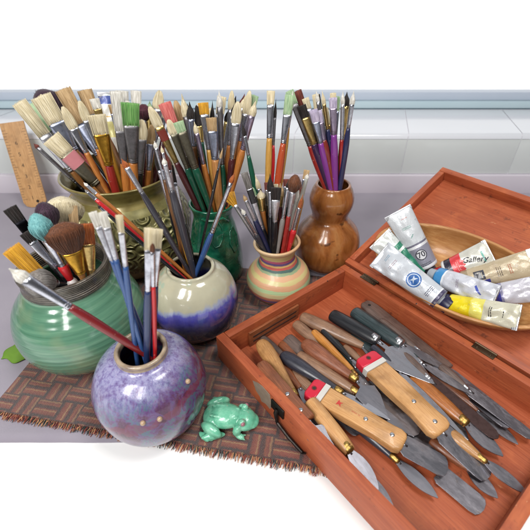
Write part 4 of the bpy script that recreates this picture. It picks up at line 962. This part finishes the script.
K('pale wood scraper with a red cap, nearest to the big steel blades', (364, 357), (443, 433), (492, 478), .022, .022, .010, 27, 'board', hw_light, 'strip', 26, st2, name='scraper', cat='scraper', capc='#c9253c', rivets=(.66, .90), thick=.010)
K('pale wood scraper with a red cap and a small red stamp', (309, 388), (404, 445), (450, 470), .018, .018, .010, 25, 'board', hw_light, 'strip', 24, st2, name='scraper', cat='scraper', capc='#c9253c', rivets=(.62, .88), thick=.010, mark=True)
# loose blades whose handles lie under the heap
K('broad speckled steel blade along the hinge wall of the tray', (420, 352), (446, 372), (515, 428), .006, .006, .010, 9, 'slim', hw_dull, 'strip', 22, st3, 'silver')
K('dark rust stained blade pointing to the right corner', (400, 352), (430, 380), (500, 440), .014, .016, .012, 10, 'slim', hw_dull, 'strip', 15, rust, 'silver')
K('narrow grey paint crusted knife beside the rust stained blade', (392, 336), (422, 364), (474, 396), .012, .016, .018, 8, 'slim', hw_teal, 'leaf', 11, st3, 'silver')
K('wide pale steel blade under the two red capped scrapers', (330, 385), (362, 402), (440, 462), .004, .005, .006, 10, 'slim', hw_dull, 'strip', 34, st3, 'silver')
K('pale blade between the red capped scrapers', (350, 372), (366, 385), (420, 436), .008, .010, .012, 7, 'slim', hw_dark, 'strip', 20, st2, 'silver')
K('round ended steel blade beyond the rust orange handle', (400, 372), (420, 388), (470, 442), .004, .005, .004, 8, 'slim', hw_dull, 'leaf', 26, st1, 'silver')
K('long dark steel file hidden along the front of the tray', (430, 440), (470, 470), (500, 500), .006, .006, .006, 10, 'slim', hw_brown, 'leaf', 16, st3, 'silver')
K('slim olive wooden handle low at the far left corner of the tray', (262, 338), (292, 366), (318, 392), .004, .004, .004, 9, 'slim', hw_dull, 'leaf', 9, st3, None)
K('dull brown handle lying flat under the golden tan one', (270, 352), (300, 388), (326, 424), .005, .005, .004, 11, 'slim', hw_brown, 'leaf', 14, st2, None)
K('grey wood handle deep between the dark blue grey and red capped ones', (292, 372), (326, 404), (360, 436), .004, .004, .004, 11, 'slim', hw_grey, 'strip', 12, st3, None)
K('thin black pointed tool above the thin green handle', (322, 330), (350, 358), (378, 384), .015, .015, .010, 5, 'slim', hw_black, 'leaf', 4, st2, None)
K('slender grey handled knife close to the hinge wall', (380, 320), (420, 352), (470, 392), .014, .015, .012, 8, 'slim', hw_dull, 'leaf', 9, st3, 'silver')
K('dark green wooden handle tucked under the heavy silver collar', (352, 334), (384, 362), (420, 396), .008, .008, .008, 9, 'slim', hw_teal, 'leaf', 12, st2, None)
K('long narrow blade pointing between the red capped scraper and rust orange handle', (372, 346), (396, 368), (470, 442), .018, .016, .020, 7, 'slim', hw_dark, 'leaf', 9, st1, 'silver')
K('brown handle low beside the rust orange one', (430, 372), (478, 410), (520, 446), .004, .004, .004, 11, 'slim', hw_brown, 'leaf', 14, st3, None)
K('pale steel blade poking out under the rust orange handle', (396, 384), (424, 408), (486, 470), .003, .003, .003, 10, 'slim', hw_grey, 'strip', 22, st2, None)
K('dark handled knife crossing the front of the heap', (352, 418), (398, 462), (440, 500), .008, .008, .008, 12, 'turned', hw_dark, 'leaf', 15, st2)
K('brown handled knife at the front of the tray near the left wall', (322, 424), (362, 472), (396, 512), .004, .004, .004, 12, 'slim', hw_brown, 'leaf', 15, st3)
K('grey steel scraper blade lying at the front of the tray', (410, 448), (440, 474), (486, 512), .003, .003, .003, 10, 'slim', hw_grey, 'strip', 24, st3, None)
K('tan handled knife at the front right of the tray', (448, 432), (486, 462), (530, 496), .016, .016, .012, 12, 'turned', hw_tan, 'leaf', 14, st2)
K('long steel blade along the right side of the heap', (440, 366), (468, 390), (536, 440), .014, .014, .010, 9, 'slim', hw_dull, 'strip', 14, st3, 'silver')
# flat wooden strip leaning on the left end wall
p = [TI @ atz(*q, .03) for q in ((266, 336), (315, 301))]
wl = empty('wooden_strip', 'thin dark lined wooden strip leaning along the short back wall of the tray', 'strip', mw=Mt)
b = box_bm(TK + .001, TK + .0045, .040, .125, .006, .030, .0006); obj('board', b, rawwood('#9a5b37', '#6f3a22', 1), wl, ang=40)
for k in (.012, .020): obj('inlay', box_bm(TK + .0044, TK + .0049, .045, .120, k, k + .0022), plastic('#3a2620', .6), wl, smooth=False)

# ================================================================== FROG
fm0 = atz(229, 424, 0)
Fm = Matrix.Translation((fm0.x, fm0.y, .0036)) @ Matrix.Rotation(R(-8), 4, 'Z')
frog = empty('ceramic_frog', 'small pale green glazed ceramic frog sitting on the mat by the tray', 'figurine', mw=Fm)
bm = bmesh.new()
def blob(x, y, z, rx, ry, rz, rot=0, ty=0):
    M_ = Matrix.Translation((x, y, z)) @ Matrix.Rotation(R(rot), 4, 'Z') @ Matrix.Rotation(R(ty), 4, 'Y') @ Matrix.Diagonal((rx, ry, rz, 1))
    bmesh.ops.create_icosphere(bm, subdivisions=3, radius=1, matrix=M_)
blob(-.004, 0, .0115, .021, .0145, .0105, 0, -8)       # body
blob(-.014, 0, .009, .014, .016, .009)
blob(.0185, -.001, .0118, .0130, .0132, .0082, 0, 6)      # head
blob(.026, -.001, .0105, .008, .0095, .0048)
blob(.017, .0085, .0195, .0040, .0036, .0038); blob(.017, -.0100, .0195, .0040, .0036, .0038)      # eyes
for s in (1, -1):
    blob(-.015, s * .0165, .009, .0135, .0052, .0080, s * 24)           # thigh
    blob(-.012, s * .0205, .0045, .0130, .0038, .0042, -s * 18)
    blob(-.022, s * .0215, .0028, .0080, .0032, .0026, s * 35); 
    for a in (-20, 12): blob(-.018, s * (.0215 + .003 * math.sin(R(a * 2))), .0022, .0068, .0020, .0022, s * a)
    blob(.012, s * .0135, .008, .0045, .0042, .0080, 0, 15)            # fore leg
    blob(.015, s * .0155, .0028, .0062, .0036, .0026, s * 25)
    for a in (-15, 20): blob(.018, s * (.0155 + .003 * a / 30), .0019, .0042, .0013, .0016, s * a)
for s in (1, -1):
    for k in range(7): blob(-.016 + k * .0042, s * (.0058 + .0012 * math.sin(k)), .0200 + .0006 * math.sin(k * 1.3) - .0004 * abs(k - 3), .0030, .0014, .0011)
me = bpy.data.meshes.new('tmp'); bm.to_mesh(me); bm.free(); to = bpy.data.objects.new('tmp', me); COL.objects.link(to)
mod = to.modifiers.new('r', 'REMESH'); mod.mode = 'VOXEL'; mod.voxel_size = .00075; m2 = to.modifiers.new('s', 'SMOOTH'); m2.iterations = 5; m2.factor = .5
me2 = bpy.data.meshes.new_from_object(to.evaluated_get(bpy.context.evaluated_depsgraph_get())); bpy.data.objects.remove(to); bpy.data.meshes.remove(me)
bm = bmesh.new(); bm.from_mesh(me2); bpy.data.meshes.remove(me2)
g = NG('celadon_glaze'); n = g.noise(90, 4, .6); 
c = g.ramp(n, [(.3, '#4f9a7c'), (.5, '#68b293'), (.7, '#86c6a8')]); c = g.mix(g.ramp(g.noise(170, 4, .7), [(.62, (0, 0, 0)), (.72, (.7, .7, .7))]), c, '#b58d86')
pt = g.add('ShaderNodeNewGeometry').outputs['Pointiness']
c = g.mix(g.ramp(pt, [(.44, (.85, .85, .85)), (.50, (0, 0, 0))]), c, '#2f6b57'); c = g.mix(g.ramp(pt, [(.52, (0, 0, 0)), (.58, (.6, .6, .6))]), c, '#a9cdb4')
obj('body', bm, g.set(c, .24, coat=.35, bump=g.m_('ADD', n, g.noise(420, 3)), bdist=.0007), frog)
for s in (1, -1):
    b = bmesh.new(); bmesh.ops.create_uvsphere(b, u_segments=14, v_segments=10, radius=.0024, matrix=Matrix.Translation((.0185, -.00075 + s * .0112, .0202))); obj('eye', b, plastic('#9c6a74', .2), frog)
    
# ================================================================== RULER, BUCKET OF LIME CLOTH
rb = atz(37, 207, .0015); rt_ = aty(12, 124, .79)
d = (rt_ - rb).normalized(); s = Vector((1, .10, 0)); s = (s - d * s.dot(d)).normalized(); nrm = d.cross(s)
ruler = empty('wooden_ruler', 'tan wooden ruler with black numbers leaning on the tiled ledge at the left', 'ruler', mw=frame(rb, s, nrm, d))
L = (rt_ - rb).length * 1.02; hw = .0235
out = [(-hw, .012), (-hw * .8, .004), (-hw * .4, .0005), (hw * .4, .0005), (hw * .8, .004), (hw, .012), (hw, L), (-hw, L)]
b = outline_bm(out, -.0018, .0018, .0004, 1); b.transform(Matrix.Rotation(R(90), 4, 'X'))
obj('blade', b, rawwood('#c79a66', '#a97a4a', 2, .4), ruler, ang=40)
b = bmesh.new()
for i in range(int((L - .025) / .0055)):
    z = .018 + i * .0055; ln = .010 if i % 4 == 0 else .006
    box_bm(-hw + .001, -hw + .001 + ln, -.0020, -.0018, z, z + .0005, bm=b); box_bm(hw - .001 - ln * .8, hw - .001, -.0020, -.0018, z, z + .0005, bm=b)
obj('graduation', b, plastic('#2e2018', .6), ruler, smooth=False)
for i in range(int((L - .03) / .022)):
    b = text_mesh(str(i + 1), .0105); b.transform(Matrix.Translation((-.002, -.00195, .020 + i * .022)) @ Matrix.Rotation(R(90), 4, 'X')); obj('numeral', b, plastic('#2e2018', .6), ruler, smooth=False, recalc=False)
b = bmesh.new(); bmesh.ops.create_cone(b, segments=20, radius1=.003, radius2=.003, depth=.0042, cap_ends=True, matrix=Matrix.Translation((.006, 0, .012)) @ Matrix.Rotation(R(90), 4, 'X')); obj('hanging_hole', b, plastic('#1c1512', .8), ruler, smooth=False)

bm = bmesh.new(); gv = []; pa = atz(30, 352, 0)
for j in range(25):
    row = []
    for i in range(25):
        a, b = i / 24 - .5, j / 24 - .5; x = pa.x + .004 + a * .056 + .018 * b + .004 * math.sin(b * 9); y = pa.y + .006 + b * .046 + .004 * math.sin(a * 11)
        z = .010 + .009 * mnoise.noise(Vector((x * 40, y * 28, 3))) + .004 * math.sin(x * 90 + y * 30); edge = max(abs(a), abs(b)); z = max(.0022, z * (1 - max(0, edge - .35) * 5))
        row.append(bm.verts.new((x, y, z + .0012)))
    gv.append(row)
for j in range(24):
    for i in range(24): bm.faces.new((gv[j][i], gv[j][i + 1], gv[j + 1][i + 1], gv[j + 1][i]))
ex = bmesh.ops.extrude_face_region(bm, geom=list(bm.faces))
for v in [v for v in ex['geom'] if isinstance(v, bmesh.types.BMVert)]: v.co.z -= .0010
g = NG('lime_cloth'); tag(obj('lime_cloth', bm, g.set(g.mix(g.noise(30, 3), '#587d22', '#6d9430'), .8, bump=g.noise(600, 2), bdist=.0004)), 'crumpled lime green cloth beside the green jar at the left edge', 'cloth')
